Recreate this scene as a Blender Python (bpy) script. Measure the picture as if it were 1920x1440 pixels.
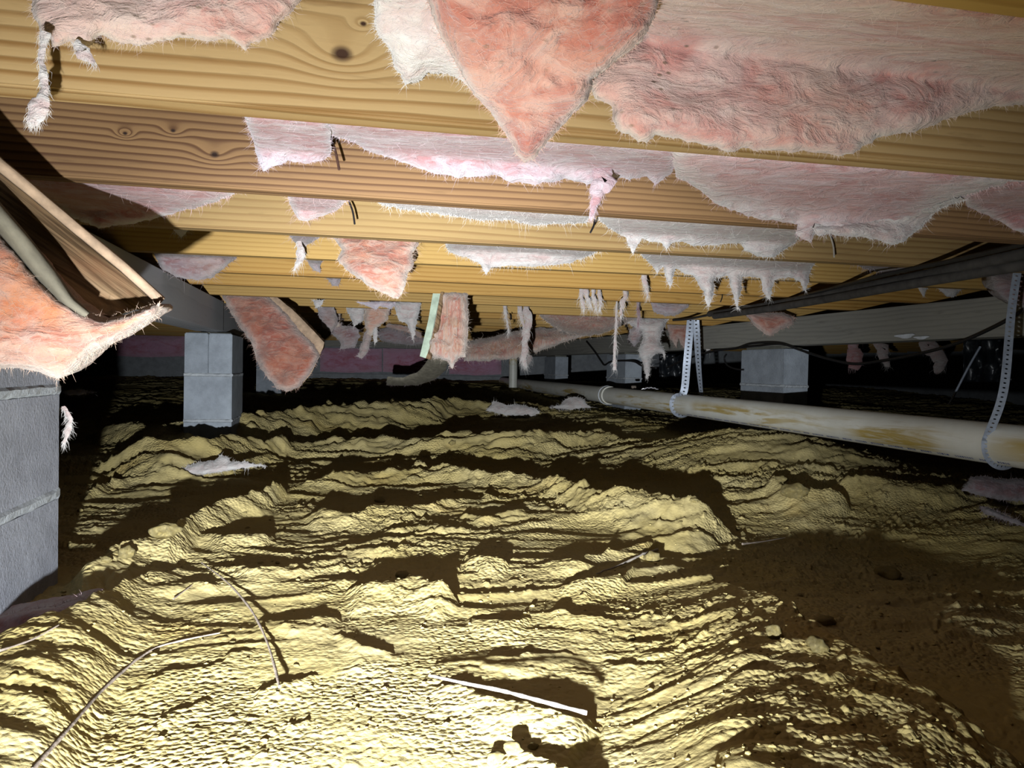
import bpy, bmesh, math, random
import numpy as np
from mathutils import Vector, Matrix
from mathutils.geometry import delaunay_2d_cdt

random.seed(7)
rng = np.random.default_rng(7)
for o in list(bpy.data.objects):
    bpy.data.objects.remove(o)
SC = bpy.context.scene
COL = SC.collection

# ------------------------------------------------------------------ camera, world, torch, exposure
FPX = 1400.0                     # focal length in pixels of a 1920 px wide frame
CAM = Vector((0.0, 0.0, 0.43))
PITCH, ROLL = 30.0 / FPX, 0.021
F_ = Vector((0, math.cos(PITCH), -math.sin(PITCH)))
R0 = Vector((1, 0, 0))
U0 = R0.cross(F_)
R_ = R0 * math.cos(ROLL) + U0 * math.sin(ROLL)
U_ = U0 * math.cos(ROLL) - R0 * math.sin(ROLL)
cam_d = bpy.data.cameras.new('camera')
cam = bpy.data.objects.new('camera', cam_d)
COL.objects.link(cam)
cam_d.sensor_fit = 'HORIZONTAL'
cam_d.sensor_width = 36.0
cam_d.lens = 36.0 * FPX / 1920.0
cam_d.clip_start, cam_d.clip_end = 0.02, 60
cam.matrix_world = Matrix(((R_.x, U_.x, -F_.x, CAM.x), (R_.y, U_.y, -F_.y, CAM.y), (R_.z, U_.z, -F_.z, CAM.z), (0, 0, 0, 1)))
SC.camera = cam

world = bpy.data.worlds.new('world')
SC.world = world
world.use_nodes = True
world.node_tree.nodes['Background'].inputs[0].default_value = (0.55, 0.6, 0.7, 1)
world.node_tree.nodes['Background'].inputs[1].default_value = 0.001

TORCH = Vector((-0.14, 0.0, 0.155))
tl = bpy.data.lights.new('torch', 'SPOT')
tl.energy = 178.0                 # wide spill of the hand torch
tl.color = (0.93, 0.97, 1.0)
tl.spot_size = math.radians(118)
tl.spot_blend = 1.0
tl.shadow_soft_size = 0.011
torch = bpy.data.objects.new('torch', tl)
COL.objects.link(torch)
torch.location = TORCH
torch.rotation_euler = (Vector((-0.07, 1.0, 0.04))).to_track_quat('-Z', 'Y').to_euler()
t2 = tl.copy()                   # the hot spot in the middle of its beam
t2.energy = 570.0
t2.spot_size = math.radians(66)
torch2 = bpy.data.objects.new('torch_beam', t2)
COL.objects.link(torch2)
torch2.location = TORCH
torch2.rotation_euler = (Vector((-0.03, 1.0, 0.0))).to_track_quat('-Z', 'Y').to_euler()

SC.view_settings.view_transform = 'Standard'
SC.view_settings.look = 'None'
SC.view_settings.exposure = 0.0
SC.view_settings.gamma = 1.0
SC.view_settings.use_curve_mapping = False

# ------------------------------------------------------------------ helpers
def ray(px, py):
    d = F_ + R_ * ((px - 960) / FPX) - U_ * ((py - 720) / FPX)
    return d / d.y

def at(px, py, Y):
    return CAM + ray(px, py) * Y

def proj(p):
    v = Vector(p) - CAM
    z = v.dot(F_)
    return 960 + FPX * v.dot(R_) / z, 720 - FPX * v.dot(U_) / z

def at_np(P, Y):
    """pixels (n,2) and depths (n) to world points (n,3)"""
    a = (P[:, 0] - 960) / FPX
    b = (P[:, 1] - 720) / FPX
    d = np.array(F_)[None] + a[:, None] * np.array(R_)[None] - b[:, None] * np.array(U_)[None]
    d = d / d[:, 1:2]
    return np.array(CAM)[None] + d * np.asarray(Y)[:, None]

def _hash(ix, iy, iz, s):
    h = (ix * 374761393 + iy * 668265263 + iz * 2147483647 + s * 1274126177) & 0xFFFFFFFF
    h = ((h ^ (h >> 13)) * 1274126177) & 0xFFFFFFFF
    h = ((h ^ (h >> 16)) * 2246822519) & 0xFFFFFFFF
    return (h ^ (h >> 15)) & 0xFFFFFFFF

def noise3(x, y, z=None, seed=0):
    """gradient noise about -1..1"""
    x = np.asarray(x, float)
    y = np.asarray(y, float)
    z = np.zeros_like(x) if z is None else np.asarray(z, float)
    xi, yi, zi = np.floor(x).astype(np.int64), np.floor(y).astype(np.int64), np.floor(z).astype(np.int64)
    xf, yf, zf = x - xi, y - yi, z - zi
    u, v, w = (t * t * t * (t * (t * 6 - 15) + 10) for t in (xf, yf, zf))
    out = np.zeros_like(x)
    for dx in (0, 1):
        for dy in (0, 1):
            for dz in (0, 1):
                h = _hash(xi + dx, yi + dy, zi + dz, seed)
                gx = ((h & 1023) / 511.5) - 1
                gy = (((h >> 10) & 1023) / 511.5) - 1
                gz = (((h >> 20) & 1023) / 511.5) - 1
                g = gx * (xf - dx) + gy * (yf - dy) + gz * (zf - dz)
                out += g * (u if dx else 1 - u) * (v if dy else 1 - v) * (w if dz else 1 - w)
    return out

def noise2(x, y, seed=0):
    x = np.asarray(x, float)
    y = np.asarray(y, float)
    xi, yi = np.floor(x).astype(np.int64), np.floor(y).astype(np.int64)
    xf, yf = x - xi, y - yi
    u, v = (t * t * t * (t * (t * 6 - 15) + 10) for t in (xf, yf))
    out = np.zeros_like(x)
    for dx in (0, 1):
        for dy in (0, 1):
            h = _hash(xi + dx, yi + dy, 0, seed)
            gx = ((h & 1023) / 511.5) - 1
            gy = (((h >> 10) & 1023) / 511.5) - 1
            out += (gx * (xf - dx) + gy * (yf - dy)) * (u if dx else 1 - u) * (v if dy else 1 - v)
    return out * 1.3

def fbm2(x, y, seed=0, octv=4, gain=0.5):
    s, a, f = 0, 1, 1
    for k in range(octv):
        s = s + a * noise2(x * f, y * f, seed + k)
        a *= gain
        f *= 2.03
    return s

def worley(x, y, seed=0):
    """distance to the nearest jittered point and a random number of its cell"""
    xi, yi = np.floor(x).astype(np.int64), np.floor(y).astype(np.int64)
    best = np.full(x.shape, 9.0)
    idv = np.zeros(x.shape)
    for dx in (-1, 0, 1):
        for dy in (-1, 0, 1):
            h = _hash(xi + dx, yi + dy, 3, seed)
            cx = xi + dx + (h & 1023) / 1023
            cy = yi + dy + ((h >> 10) & 1023) / 1023
            d = np.hypot(x - cx, y - cy)
            m = d < best
            best = np.where(m, d, best)
            idv = np.where(m, ((h >> 20) & 1023) / 1023, idv)
    return best, idv

def link(name, me, mat=None, parent=None, loc=None):
    o = bpy.data.objects.new(name, me)
    COL.objects.link(o)
    if mat is not None:
        me.materials.append(mat)
    if parent is not None:
        o.parent = parent
        if loc is None:
            o.location = -parent.location
    if loc is not None:
        o.location = loc
    return o

def pydata(name, v, f, smooth=True):
    me = bpy.data.meshes.new(name)
    me.from_pydata([tuple(p) for p in v], [], [tuple(int(i) for i in q) for q in f])
    if smooth:
        me.polygons.foreach_set('use_smooth', [True] * len(me.polygons))
    me.update()
    if smooth:
        me.set_sharp_from_angle(angle=math.radians(50))
    return me

def np_mesh(name, V, F, smooth=True):
    """V (n,3), F (m,3 or 4) to a mesh, fast"""
    V = np.ascontiguousarray(V, dtype=np.float32)
    F = np.ascontiguousarray(F, dtype=np.int32)
    me = bpy.data.meshes.new(name)
    k = F.shape[1]
    me.vertices.add(len(V))
    me.vertices.foreach_set('co', V.ravel())
    me.loops.add(F.size)
    me.loops.foreach_set('vertex_index', F.ravel())
    me.polygons.add(len(F))
    me.polygons.foreach_set('loop_start', np.arange(0, F.size, k, dtype=np.int32))
    me.polygons.foreach_set('loop_total', np.full(len(F), k, dtype=np.int32))
    if smooth:
        me.polygons.foreach_set('use_smooth', np.ones(len(F), dtype=bool))
    me.update(calc_edges=True)
    me.validate()
    return me

def tag(o, label=None, cat=None, group=None, kind=None):
    if label: o['label'] = label
    if cat: o['category'] = cat
    if group: o['group'] = group
    if kind: o['kind'] = kind
    return o

def empty(name, loc, label=None, cat=None, group=None):
    o = bpy.data.objects.new(name, None)
    COL.objects.link(o)
    o.empty_display_size = 0.05
    o.location = loc
    return tag(o, label, cat, group)

def box_bm(sx, sy, sz, bevel=0.0, seg=2):
    bm = bmesh.new()
    bmesh.ops.create_cube(bm, size=1)
    for v in bm.verts:
        v.co = Vector((v.co.x * sx, v.co.y * sy, v.co.z * sz))
    if bevel:
        bmesh.ops.bevel(bm, geom=list(bm.edges), offset=bevel, segments=seg, affect='EDGES')
    return bm

def bm_obj(name, bm, mat, parent=None, M=None, smooth=False):
    if M is not None:
        bm.transform(M)
    me = bpy.data.meshes.new(name)
    bm.to_mesh(me)
    bm.free()
    if smooth:
        me.polygons.foreach_set('use_smooth', [True] * len(me.polygons))
    return link(name, me, mat, parent)

def center_mesh(o):
    """move a mesh object's origin to the middle of its box"""
    n = len(o.data.vertices)
    a = np.empty(n * 3, dtype=np.float32)
    o.data.vertices.foreach_get('co', a)
    a = a.reshape(-1, 3)
    c = (a.min(0) + a.max(0)) / 2
    o.data.vertices.foreach_set('co', (a - c).ravel().astype(np.float32))
    o.data.update()
    o.location = o.location + Vector(c.tolist())
    return o

def tube_data(pts, rads, n=10, squash=1.0, cap=True):
    pts = [Vector(p) for p in pts]
    V, F = [], []
    run = pts[-1] - pts[0]
    up = Vector((0, 1, 0)) if abs(run.z) > 0.6 * run.length else Vector((0, 0, 1))
    for i, p in enumerate(pts):
        t = (pts[min(i + 1, len(pts) - 1)] - pts[max(i - 1, 0)]).normalized()
        a = t.cross(up)
        if a.length < 0.05:
            a = t.cross(Vector((1, 0, 0)))
        a.normalize()
        b = a.cross(t)
        r = rads[i] if hasattr(rads, '__len__') else rads
        for k in range(n):
            q = 2 * math.pi * k / n
            V.append(p + a * (math.cos(q) * r) + b * (math.sin(q) * r * squash))
    for i in range(len(pts) - 1):
        for k in range(n):
            F.append((i * n + k, i * n + (k + 1) % n, (i + 1) * n + (k + 1) % n, (i + 1) * n + k))
    if cap:
        F.append(tuple(range(n - 1, -1, -1)))
        F.append(tuple((len(pts) - 1) * n + k for k in range(n)))
    return V, F

def catmull(pts, per=6):
    pts = [Vector(p) for p in pts]
    out = []
    for i in range(len(pts) - 1):
        p0, p1, p2, p3 = pts[max(i - 1, 0)], pts[i], pts[i + 1], pts[min(i + 2, len(pts) - 1)]
        for k in range(per):
            t = k / per
            out.append(0.5 * ((2 * p1) + (p2 - p0) * t + (2 * p0 - 5 * p1 + 4 * p2 - p3) * t * t + (3 * p1 - p0 - 3 * p2 + p3) * t ** 3))
    out.append(pts[-1])
    return out

# ------------------------------------------------------------------ materials
class NT:
    def __init__(self, name):
        self.m = bpy.data.materials.new(name)
        self.m.use_nodes = True
        self.t = self.m.node_tree
        self.b = self.t.nodes['Principled BSDF']
        self.b.inputs['Roughness'].default_value = 0.85
        self.b.inputs['Specular IOR Level'].default_value = 0.25

    def n(self, typ, **kw):
        n = self.t.nodes.new(typ)
        for k, v in kw.items():
            setattr(n, k, v)
        return n

    def l(self, a, b):
        self.t.links.new(a, b)

    def val(self, x, sock):
        if isinstance(x, (int, float)):
            sock.default_value = x
        elif isinstance(x, tuple):
            sock.default_value = x
        else:
            self.l(x, sock)

    def math(self, op, a, b=None, c=None, clamp=False):
        n = self.n('ShaderNodeMath', operation=op, use_clamp=clamp)
        for i, x in enumerate((a, b, c)):
            if x is not None:
                self.val(x, n.inputs[i])
        return n.outputs[0]

    def coord(self, scale=(1, 1, 1), rand=True, which='Object'):
        tc = self.n('ShaderNodeTexCoord').outputs[which]
        mp = self.n('ShaderNodeMapping')
        mp.inputs['Scale'].default_value = scale
        self.l(tc, mp.inputs['Vector'])
        out = mp.outputs[0]
        if rand:
            oi = self.n('ShaderNodeObjectInfo')
            k = self.math('MULTIPLY', oi.outputs['Random'], 37.0)
            va = self.n('ShaderNodeVectorMath', operation='ADD')
            self.l(out, va.inputs[0])
            cb = self.n('ShaderNodeCombineXYZ')
            for i in range(3):
                self.l(k, cb.inputs[i])
            self.l(cb.outputs[0], va.inputs[1])
            out = va.outputs[0]
        return out

    def noise(self, vec, scale, detail=4, rough=0.55, dist=0.0):
        n = self.n('ShaderNodeTexNoise')
        n.inputs['Scale'].default_value = scale
        n.inputs['Detail'].default_value = detail
        n.inputs['Roughness'].default_value = rough
        n.inputs['Distortion'].default_value = dist
        self.l(vec, n.inputs['Vector'])
        return n.outputs['Fac']

    def ramp(self, fac, stops, interp='LINEAR'):
        r = self.n('ShaderNodeValToRGB')
        r.color_ramp.interpolation = interp
        e = r.color_ramp.elements
        while len(e) < len(stops):
            e.new(0.5)
        for s, (p, c) in zip(e, stops):
            s.position = p
            s.color = (c[0], c[1], c[2], 1) if isinstance(c, tuple) else (c, c, c, 1)
        self.l(fac, r.inputs[0])
        return r.outputs[0]

    def mix(self, fac, a, b, mode='MIX'):
        n = self.n('ShaderNodeMix', data_type='RGBA', blend_type=mode)
        self.val(fac, n.inputs[0])
        for x, i in ((a, 6), (b, 7)):
            if isinstance(x, tuple):
                n.inputs[i].default_value = (x[0], x[1], x[2], 1)
            else:
                self.l(x, n.inputs[i])
        return n.outputs[2]

    def bump(self, h, strength=0.4, dist=0.01, prev=None):
        n = self.n('ShaderNodeBump')
        n.inputs['Strength'].default_value = strength
        n.inputs['Distance'].default_value = dist
        self.l(h, n.inputs['Height'])
        if prev is not None:
            self.l(prev, n.inputs['Normal'])
        self.l(n.outputs[0], self.b.inputs['Normal'])
        return n.outputs[0]

    def color(self, c):
        self.val(c if not isinstance(c, tuple) else (c[0], c[1], c[2], 1), self.b.inputs['Base Color'])

def wood_mat(name, light, dark, freq=70.0, knots=(), grey=None, weather=0.25, wob=1.0, rand=True, contrast=1.0):
    """lumber: bands along local x, bent round knots (x, z, size, bend)"""
    w = NT(name)
    light, dark = (light[0] * .40, light[1] * .375, light[2] * .44), (dark[0] * .37, dark[1] * .345, dark[2] * .41)
    tc = w.coord(rand=False)
    sep = w.n('ShaderNodeSeparateXYZ')
    w.l(tc, sep.inputs[0])
    big = w.noise(w.coord((1.2, 5, 7), rand), 1.0, 3, 0.5)
    fine = w.noise(w.coord((3, 40, 40), rand), 1.0, 2, 0.5)
    v = w.math('ADD', sep.outputs[2], w.math('MULTIPLY', sep.outputs[1], 0.55))
    v = w.math('MULTIPLY', v, freq)
    v = w.math('ADD', v, w.math('MULTIPLY', big, 10.0 * wob))
    v = w.math('ADD', v, w.math('MULTIPLY', fine, 0.8))
    core = None
    for (kx, kz, ks, bend) in knots:
        dx = w.math('MULTIPLY', w.math('SUBTRACT', sep.outputs[0], kx), 1.0 / (ks * 3.2))
        dz = w.math('MULTIPLY', w.math('SUBTRACT', sep.outputs[2], kz), 1.0 / (ks * 1.9))
        r2 = w.math('ADD', w.math('MULTIPLY', dx, dx), w.math('MULTIPLY', dz, dz))
        g = w.math('POWER', 2.718, w.math('MULTIPLY', r2, -1.0))
        v = w.math('ADD', v, w.math('MULTIPLY', g, bend))
        ex = w.math('MULTIPLY', w.math('SUBTRACT', sep.outputs[0], kx), 1.0 / ks)
        ez = w.math('MULTIPLY', w.math('SUBTRACT', sep.outputs[2], kz), 1.35 / ks)
        e2 = w.math('SQRT', w.math('ADD', w.math('MULTIPLY', ex, ex), w.math('MULTIPLY', ez, ez)))
        e2 = w.math('ADD', e2, w.math('MULTIPLY', w.math('SUBTRACT', fine, 0.5), 0.8))
        c = w.math('SUBTRACT', 1.0, w.math('SMOOTH_MIN', e2, 1.0, 0.3), clamp=True)
        core = c if core is None else w.math('MAXIMUM', core, c)
    fr = w.math('FRACT', w.math('MULTIPLY', v, 0.16))
    band = w.ramp(fr, [(0.0, 0.0), (0.45, 0.18), (0.78, 1.0), (0.9, 0.85), (1.0, 0.0)])
    vary = w.ramp(w.noise(w.coord((0.9, 9, 11), rand), 1.0, 3, 0.55), [(0.3, 0.30), (0.68, 1.0)])
    fac = w.math('MULTIPLY', w.math('MULTIPLY', band, vary), contrast * 1.1, clamp=True)
    col = w.mix(fac, light, dark)
    blot = w.noise(w.coord((1.5, 6, 9), rand), 1.0, 5, 0.6)
    blot = w.ramp(blot, [(0.35, 0.0), (0.75, 1.0)])
    g = grey or (dark[0] * 0.7, dark[1] * 0.72, dark[2] * 0.9)
    col = w.mix(w.math('MULTIPLY', blot, weather), col, g)
    sp = w.noise(w.coord((9, 60, 60), rand), 1.0, 3, 0.6)
    col = w.mix(w.math('MULTIPLY', w.ramp(sp, [(0.62, 0.0), (0.75, 1.0)]), 0.35), col, (dark[0] * 0.45, dark[1] * 0.4, dark[2] * 0.4))
    if core is not None:
        cc = w.ramp(core, [(0.02, 0.0), (0.25, 0.55), (0.6, 1.0)])
        col = w.mix(cc, col, (dark[0] * 0.16, dark[1] * 0.10, dark[2] * 0.08))
    w.color(col)
    nb = w.bump(band, 0.22, 0.002)
    w.bump(sp, 0.25, 0.002, nb)
    w.b.inputs['Roughness'].default_value = 0.75
    return w.m

def wool_mat(name, base, pale, stain, edge=(0.84, 0.82, 0.82), stain_amt=0.4, pale_amt=0.5, dirt=0.3, scale=1.0, deep=None, layer=(1, 1.0, 2.2)):
    """glass wool: matted fibres, pale tufts, stains, dark specks; the torn rim (attribute 'rim') is paler"""
    w = NT(name)
    base, pale, stain, edge = (tuple(q * .47 for q in z) for z in (base, pale, stain, edge))
    if deep: deep = tuple(q * .47 for q in deep)
    co = w.coord((1, 1, 1))
    st = w.coord(layer)
    n1 = w.noise(st, 8 * scale, 5, 0.6, 1.2)
    n2 = w.noise(st, 19 * scale, 5, 0.62, 1.8)
    n3 = w.noise(co, 5 * scale, 4, 0.6, 0.5)
    col = w.mix(w.ramp(n1, [(0.42, 0.0), (0.58, 1.0)]), base, deep or (base[0] * 0.84, base[1] * 0.56, base[2] * 0.54))
    col = w.mix(w.math('MULTIPLY', w.ramp(n2, [(0.44, 0.0), (0.60, 1.0)]), pale_amt), col, pale)
    col = w.mix(w.math('MULTIPLY', w.ramp(n3, [(0.48, 0.0), (0.7, 1.0)]), stain_amt), col, stain)
    at_ = w.n('ShaderNodeAttribute', attribute_name='rim')
    rim = w.math('MULTIPLY', at_.outputs['Fac'], w.ramp(n2, [(0.2, 0.45), (0.6, 1.0)]))
    col = w.mix(w.math('MULTIPLY', rim, 0.9), col, edge)
    vo = w.n('ShaderNodeTexVoronoi')
    vo.inputs['Scale'].default_value = 85 * scale
    w.l(st, vo.inputs['Vector'])
    speck = w.ramp(vo.outputs['Distance'], [(0.13, 1.0), (0.27, 0.0)])
    gate = w.ramp(w.noise(co, 7 * scale, 3, 0.6), [(0.46, 0.0), (0.58, 1.0)])
    gate = w.math('MULTIPLY', gate, w.ramp(vo.outputs['Color'], [(0.45, 0.0), (0.55, 1.0)]))
    col = w.mix(w.math('MULTIPLY', w.math('MULTIPLY', speck, gate), min(1.0, dirt * 2.2)), col, (0.09, 0.055, 0.035))
    col = w.mix(w.math('MULTIPLY', w.ramp(w.noise(co, 3.3 * scale, 5, 0.65), [(0.5, 0.0), (0.75, 1.0)]), dirt), col, (0.32, 0.24, 0.16))
    w.color(col)
    fib = w.noise(st, 70 * scale, 4, 0.7, 3.0)
    nb = w.bump(n2, 0.8, 0.012)
    w.bump(fib, 0.5, 0.005, nb)
    w.b.inputs['Roughness'].default_value = 1.0
    w.b.inputs['Specular IOR Level'].default_value = 0.05
    w.b.inputs['Sheen Weight'].default_value = 0.15
    w.b.inputs['Sheen Roughness'].default_value = 0.6
    return w.m

def plain_mat(name, col, rough=0.6, metal=0.0, var=0.15, vscale=20, bump=0.1, spec=0.3):
    w = NT(name)
    col = tuple(q * 0.7 for q in col)
    co = w.coord((1, 1, 1))
    n = w.noise(co, vscale, 5, 0.6)
    w.color(w.mix(w.ramp(n, [(0.3, 0.0), (0.7, 1.0)]), tuple(c * (1 - var) for c in col), tuple(min(1, c * (1 + var)) for c in col)))
    w.bump(n, bump, 0.004)
    w.b.inputs['Roughness'].default_value = rough
    w.b.inputs['Metallic'].default_value = metal
    w.b.inputs['Specular IOR Level'].default_value = spec
    return w.m

def block_mat(name, col, pits=0.5):
    w = NT(name)
    col = tuple(q * 0.7 for q in col)
    co = w.coord((1, 1, 1))
    n1 = w.noise(co, 14, 6, 0.65)
    n2 = w.noise(co, 150, 4, 0.75)
    n3 = w.noise(co, 4, 4, 0.6)
    c = w.mix(w.ramp(n1, [(0.35, 0.0), (0.65, 1.0)]), tuple(x * 0.82 for x in col), tuple(x * 1.12 for x in col))
    c = w.mix(w.math('MULTIPLY', w.ramp(n3, [(0.5, 0.0), (0.72, 1.0)]), 0.45), c, (col[0] * 1.35, col[1] * 1.35, col[2] * 1.3))
    c = w.mix(w.math('MULTIPLY', w.ramp(n2, [(0.3, 1.0), (0.45, 0.0)]), pits), c, tuple(x * 0.45 for x in col))
    w.color(c)
    nb = w.bump(n2, 0.8, 0.004)
    w.bump(n1, 0.2, 0.006, nb)
    w.b.inputs['Roughness'].default_value = 0.95
    return w.m

def soil_mat():
    w = NT('soil')
    co = w.coord((1, 1, 1), False)
    n1 = w.noise(co, 1.7, 5, 0.6, 0.4)
    n2 = w.noise(co, 7, 6, 0.65)
    n3 = w.noise(co, 45, 4, 0.6)
    c = w.mix(w.ramp(n1, [(0.35, 0.0), (0.65, 1.0)]), (0.30, 0.24, 0.092), (0.335, 0.28, 0.135))
    c = w.mix(w.math('MULTIPLY', w.ramp(n2, [(0.5, 0.0), (0.75, 1.0)]), 0.4), c, (0.235, 0.21, 0.13))
    c = w.mix(w.math('MULTIPLY', w.ramp(w.noise(co, 3.1, 4, 0.6), [(0.58, 0.0), (0.72, 1.0)]), 0.5), c, (0.33, 0.225, 0.065))
    c = w.mix(w.math('MULTIPLY', w.ramp(n3, [(0.62, 0.0), (0.75, 1.0)]), 0.3), c, (0.17, 0.125, 0.055))
    w.color(c)
    vo = w.n('ShaderNodeTexVoronoi')
    vo.inputs['Scale'].default_value = 120
    w.l(co, vo.inputs['Vector'])
    gate = w.ramp(w.noise(co, 4.0, 3, 0.5), [(0.40, 0.15), (0.60, 1.0)])
    hv = w.math('MULTIPLY', w.math('SUBTRACT', 0.6, vo.outputs['Distance']), gate)
    nb = w.bump(hv, 0.75, 0.006)
    w.bump(w.noise(co, 260, 3, 0.7), 0.35, 0.002, nb)
    w.b.inputs['Roughness'].default_value = 1.0
    w.b.inputs['Specular IOR Level'].default_value = 0.08
    return w.m

M = {}
M['soil'] = soil_mat()
M['block'] = block_mat('concrete_block', (0.29, 0.305, 0.35))
M['block_far'] = block_mat('smooth_block', (0.30, 0.335, 0.38), 0.15)
M['mortar'] = block_mat('mortar', (0.40, 0.43, 0.46))
M['concrete'] = block_mat('wall_concrete', (0.27, 0.29, 0.31))
M['girder'] = wood_mat('grey_girder_wood', (0.52, 0.54, 0.40), (0.36, 0.37, 0.27), 300, weather=0.35, wob=3.0, contrast=0.6)
M['girder_left'] = wood_mat('smooth_grey_girder_wood', (0.66, 0.72, 0.64), (0.56, 0.62, 0.56), 60, weather=0.2, contrast=0.4)
M['pvc'] = None
M['galv'] = plain_mat('galvanised_strap', (0.42, 0.47, 0.56), 0.5, 0.45, 0.2, 60, 0.05)
M['wire'] = plain_mat('dark_wire', (0.05, 0.045, 0.05), 0.5, 0.6, 0.3, 40, 0.1)
M['rust_wire'] = plain_mat('rusty_wire', (0.10, 0.05, 0.035), 0.7, 0.4, 0.3, 60, 0.2)
M['cable'] = plain_mat('black_cable', (0.012, 0.012, 0.013), 0.45, 0.0, 0.3, 30, 0.15, 0.4)
M['sleeve'] = plain_mat('dusty_pipe_sleeve', (0.045, 0.042, 0.040), 0.8, 0.0, 0.4, 24, 0.5)
def kraft_mat():
    w = NT('kraft_paper')
    tc = w.n('ShaderNodeTexCoord').outputs['Object']
    mp = w.n('ShaderNodeMapping')
    mr = w.n('ShaderNodeMapping')
    mr.inputs['Rotation'].default_value = (0, math.radians(-40), 0)
    w.l(tc, mr.inputs['Vector'])
    mp.inputs['Scale'].default_value = (3.5, 6, 85)
    w.l(mr.outputs[0], mp.inputs['Vector'])
    n = w.noise(mp.outputs[0], 1.0, 5, 0.65, 0.6)
    n2 = w.noise(w.coord((1, 1, 1), False), 9, 4, 0.6)
    c = w.mix(w.ramp(n, [(0.38, 0.0), (0.62, 1.0)]), (0.052, 0.03, 0.013), (0.18, 0.115, 0.06))
    c = w.mix(w.math('MULTIPLY', w.ramp(n2, [(0.5, 0.0), (0.7, 1.0)]), 0.5), c, (0.14, 0.06, 0.028))
    w.color(c)
    w.bump(n, 0.6, 0.006)
    w.b.inputs['Roughness'].default_value = 0.75
    return w.m
M['kraft'] = kraft_mat()
M['kraft_green'] = plain_mat('pale_green_facing', (0.38, 0.46, 0.36), 0.8, 0, 0.25, 30, 0.4)
M['kraft_tan'] = plain_mat('tan_paper_edge', (0.34, 0.24, 0.16), 0.85, 0, 0.3, 40, 0.4)
M['kraft_dusty'] = plain_mat('dusty_olive_facing', (0.42, 0.38, 0.29), 0.9, 0, 0.25, 30, 0.6)
M['kraft_grey'] = plain_mat('dusty_grey_brown_facing', (0.15, 0.135, 0.10), 0.9, 0, 0.25, 30, 0.6)
M['twig'] = plain_mat('dry_twig', (0.27, 0.22, 0.18), 0.9, 0, 0.3, 50, 0.5)
M['pale_twig'] = plain_mat('bleached_stick', (0.38, 0.34, 0.29), 0.9, 0, 0.2, 50, 0.5)
M['plastic'] = plain_mat('black_plastic_film', (0.010, 0.013, 0.017), 0.38, 0, 0.3, 6, 0.6, 0.6)
M['subfloor'] = plain_mat('subfloor_board', (0.30, 0.22, 0.12), 0.9, 0, 0.3, 12, 0.3)
M['shim'] = plain_mat('wood_shim', (0.12, 0.12, 0.10), 0.9, 0, 0.2, 30, 0.3)
M['print'] = plain_mat('blue_pipe_print', (0.06, 0.09, 0.26), 0.6, 0, 0.2, 30, 0.0)
M['white_paint'] = plain_mat('white_spill', (0.62, 0.66, 0.72), 0.7, 0, 0.15, 40, 0.2)
M['bag'] = plain_mat('pale_plastic_scrap', (0.6, 0.58, 0.62), 0.3, 0, 0.2, 10, 0.5, 0.5)

PINK = (0.66, 0.365, 0.37)
M['wool_pink'] = wool_mat('pink_glass_wool', PINK, (0.70, 0.56, 0.60), (0.66, 0.34, 0.30), stain_amt=0.35, pale_amt=0.55, dirt=0.16)
M['wool_lilac'] = wool_mat('lilac_pink_glass_wool', (0.70, 0.50, 0.55), (0.80, 0.70, 0.76), (0.62, 0.32, 0.34), edge=(0.74, 0.72, 0.80), stain_amt=0.35, pale_amt=0.65, dirt=0.12)
M['wool_white'] = wool_mat('bleached_glass_wool', (0.70, 0.60, 0.58), (0.76, 0.73, 0.70), (0.66, 0.46, 0.42), edge=(0.78, 0.77, 0.76), stain_amt=0.35, pale_amt=0.8, dirt=0.12, deep=(0.66, 0.50, 0.48))
M['wool_orange'] = wool_mat('orange_stained_glass_wool', (0.66, 0.36, 0.26), (0.74, 0.56, 0.47), (0.62, 0.19, 0.045), edge=(0.76, 0.70, 0.62), stain_amt=0.9, pale_amt=0.55, dirt=0.2)
M['wool_layered'] = wool_mat('layered_orange_glass_wool', (0.72, 0.43, 0.31), (0.76, 0.62, 0.54), (0.62, 0.30, 0.10), edge=(0.80, 0.76, 0.70), stain_amt=0.7, pale_amt=0.7, dirt=0.12, layer=(3.0, 3.0, 0.35), deep=(0.66, 0.26, 0.19))
M['wool_salmon'] = wool_mat('salmon_glass_wool', (0.50, 0.205, 0.145), (0.68, 0.46, 0.37), (0.40, 0.11, 0.05), edge=(0.72, 0.62, 0.56), stain_amt=0.6, pale_amt=0.5, dirt=0.25, scale=0.8)
M['wool_dirty'] = wool_mat('specked_pink_glass_wool', (0.72, 0.49, 0.44), (0.76, 0.64, 0.57), (0.60, 0.28, 0.23), edge=(0.66, 0.58, 0.50), stain_amt=0.4, pale_amt=0.5, dirt=0.4, scale=0.75)
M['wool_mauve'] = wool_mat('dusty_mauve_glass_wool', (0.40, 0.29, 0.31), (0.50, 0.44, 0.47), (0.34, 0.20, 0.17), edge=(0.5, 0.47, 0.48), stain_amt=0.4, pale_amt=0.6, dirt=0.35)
M['wall_wool'] = wool_mat('magenta_pink_wall_batt', (0.86, 0.46, 0.66), (0.92, 0.60, 0.80), (0.76, 0.36, 0.52), edge=(0.86, 0.56, 0.72), stain_amt=0.4, pale_amt=0.4, dirt=0.15, scale=0.5)
FIB = {}
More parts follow.
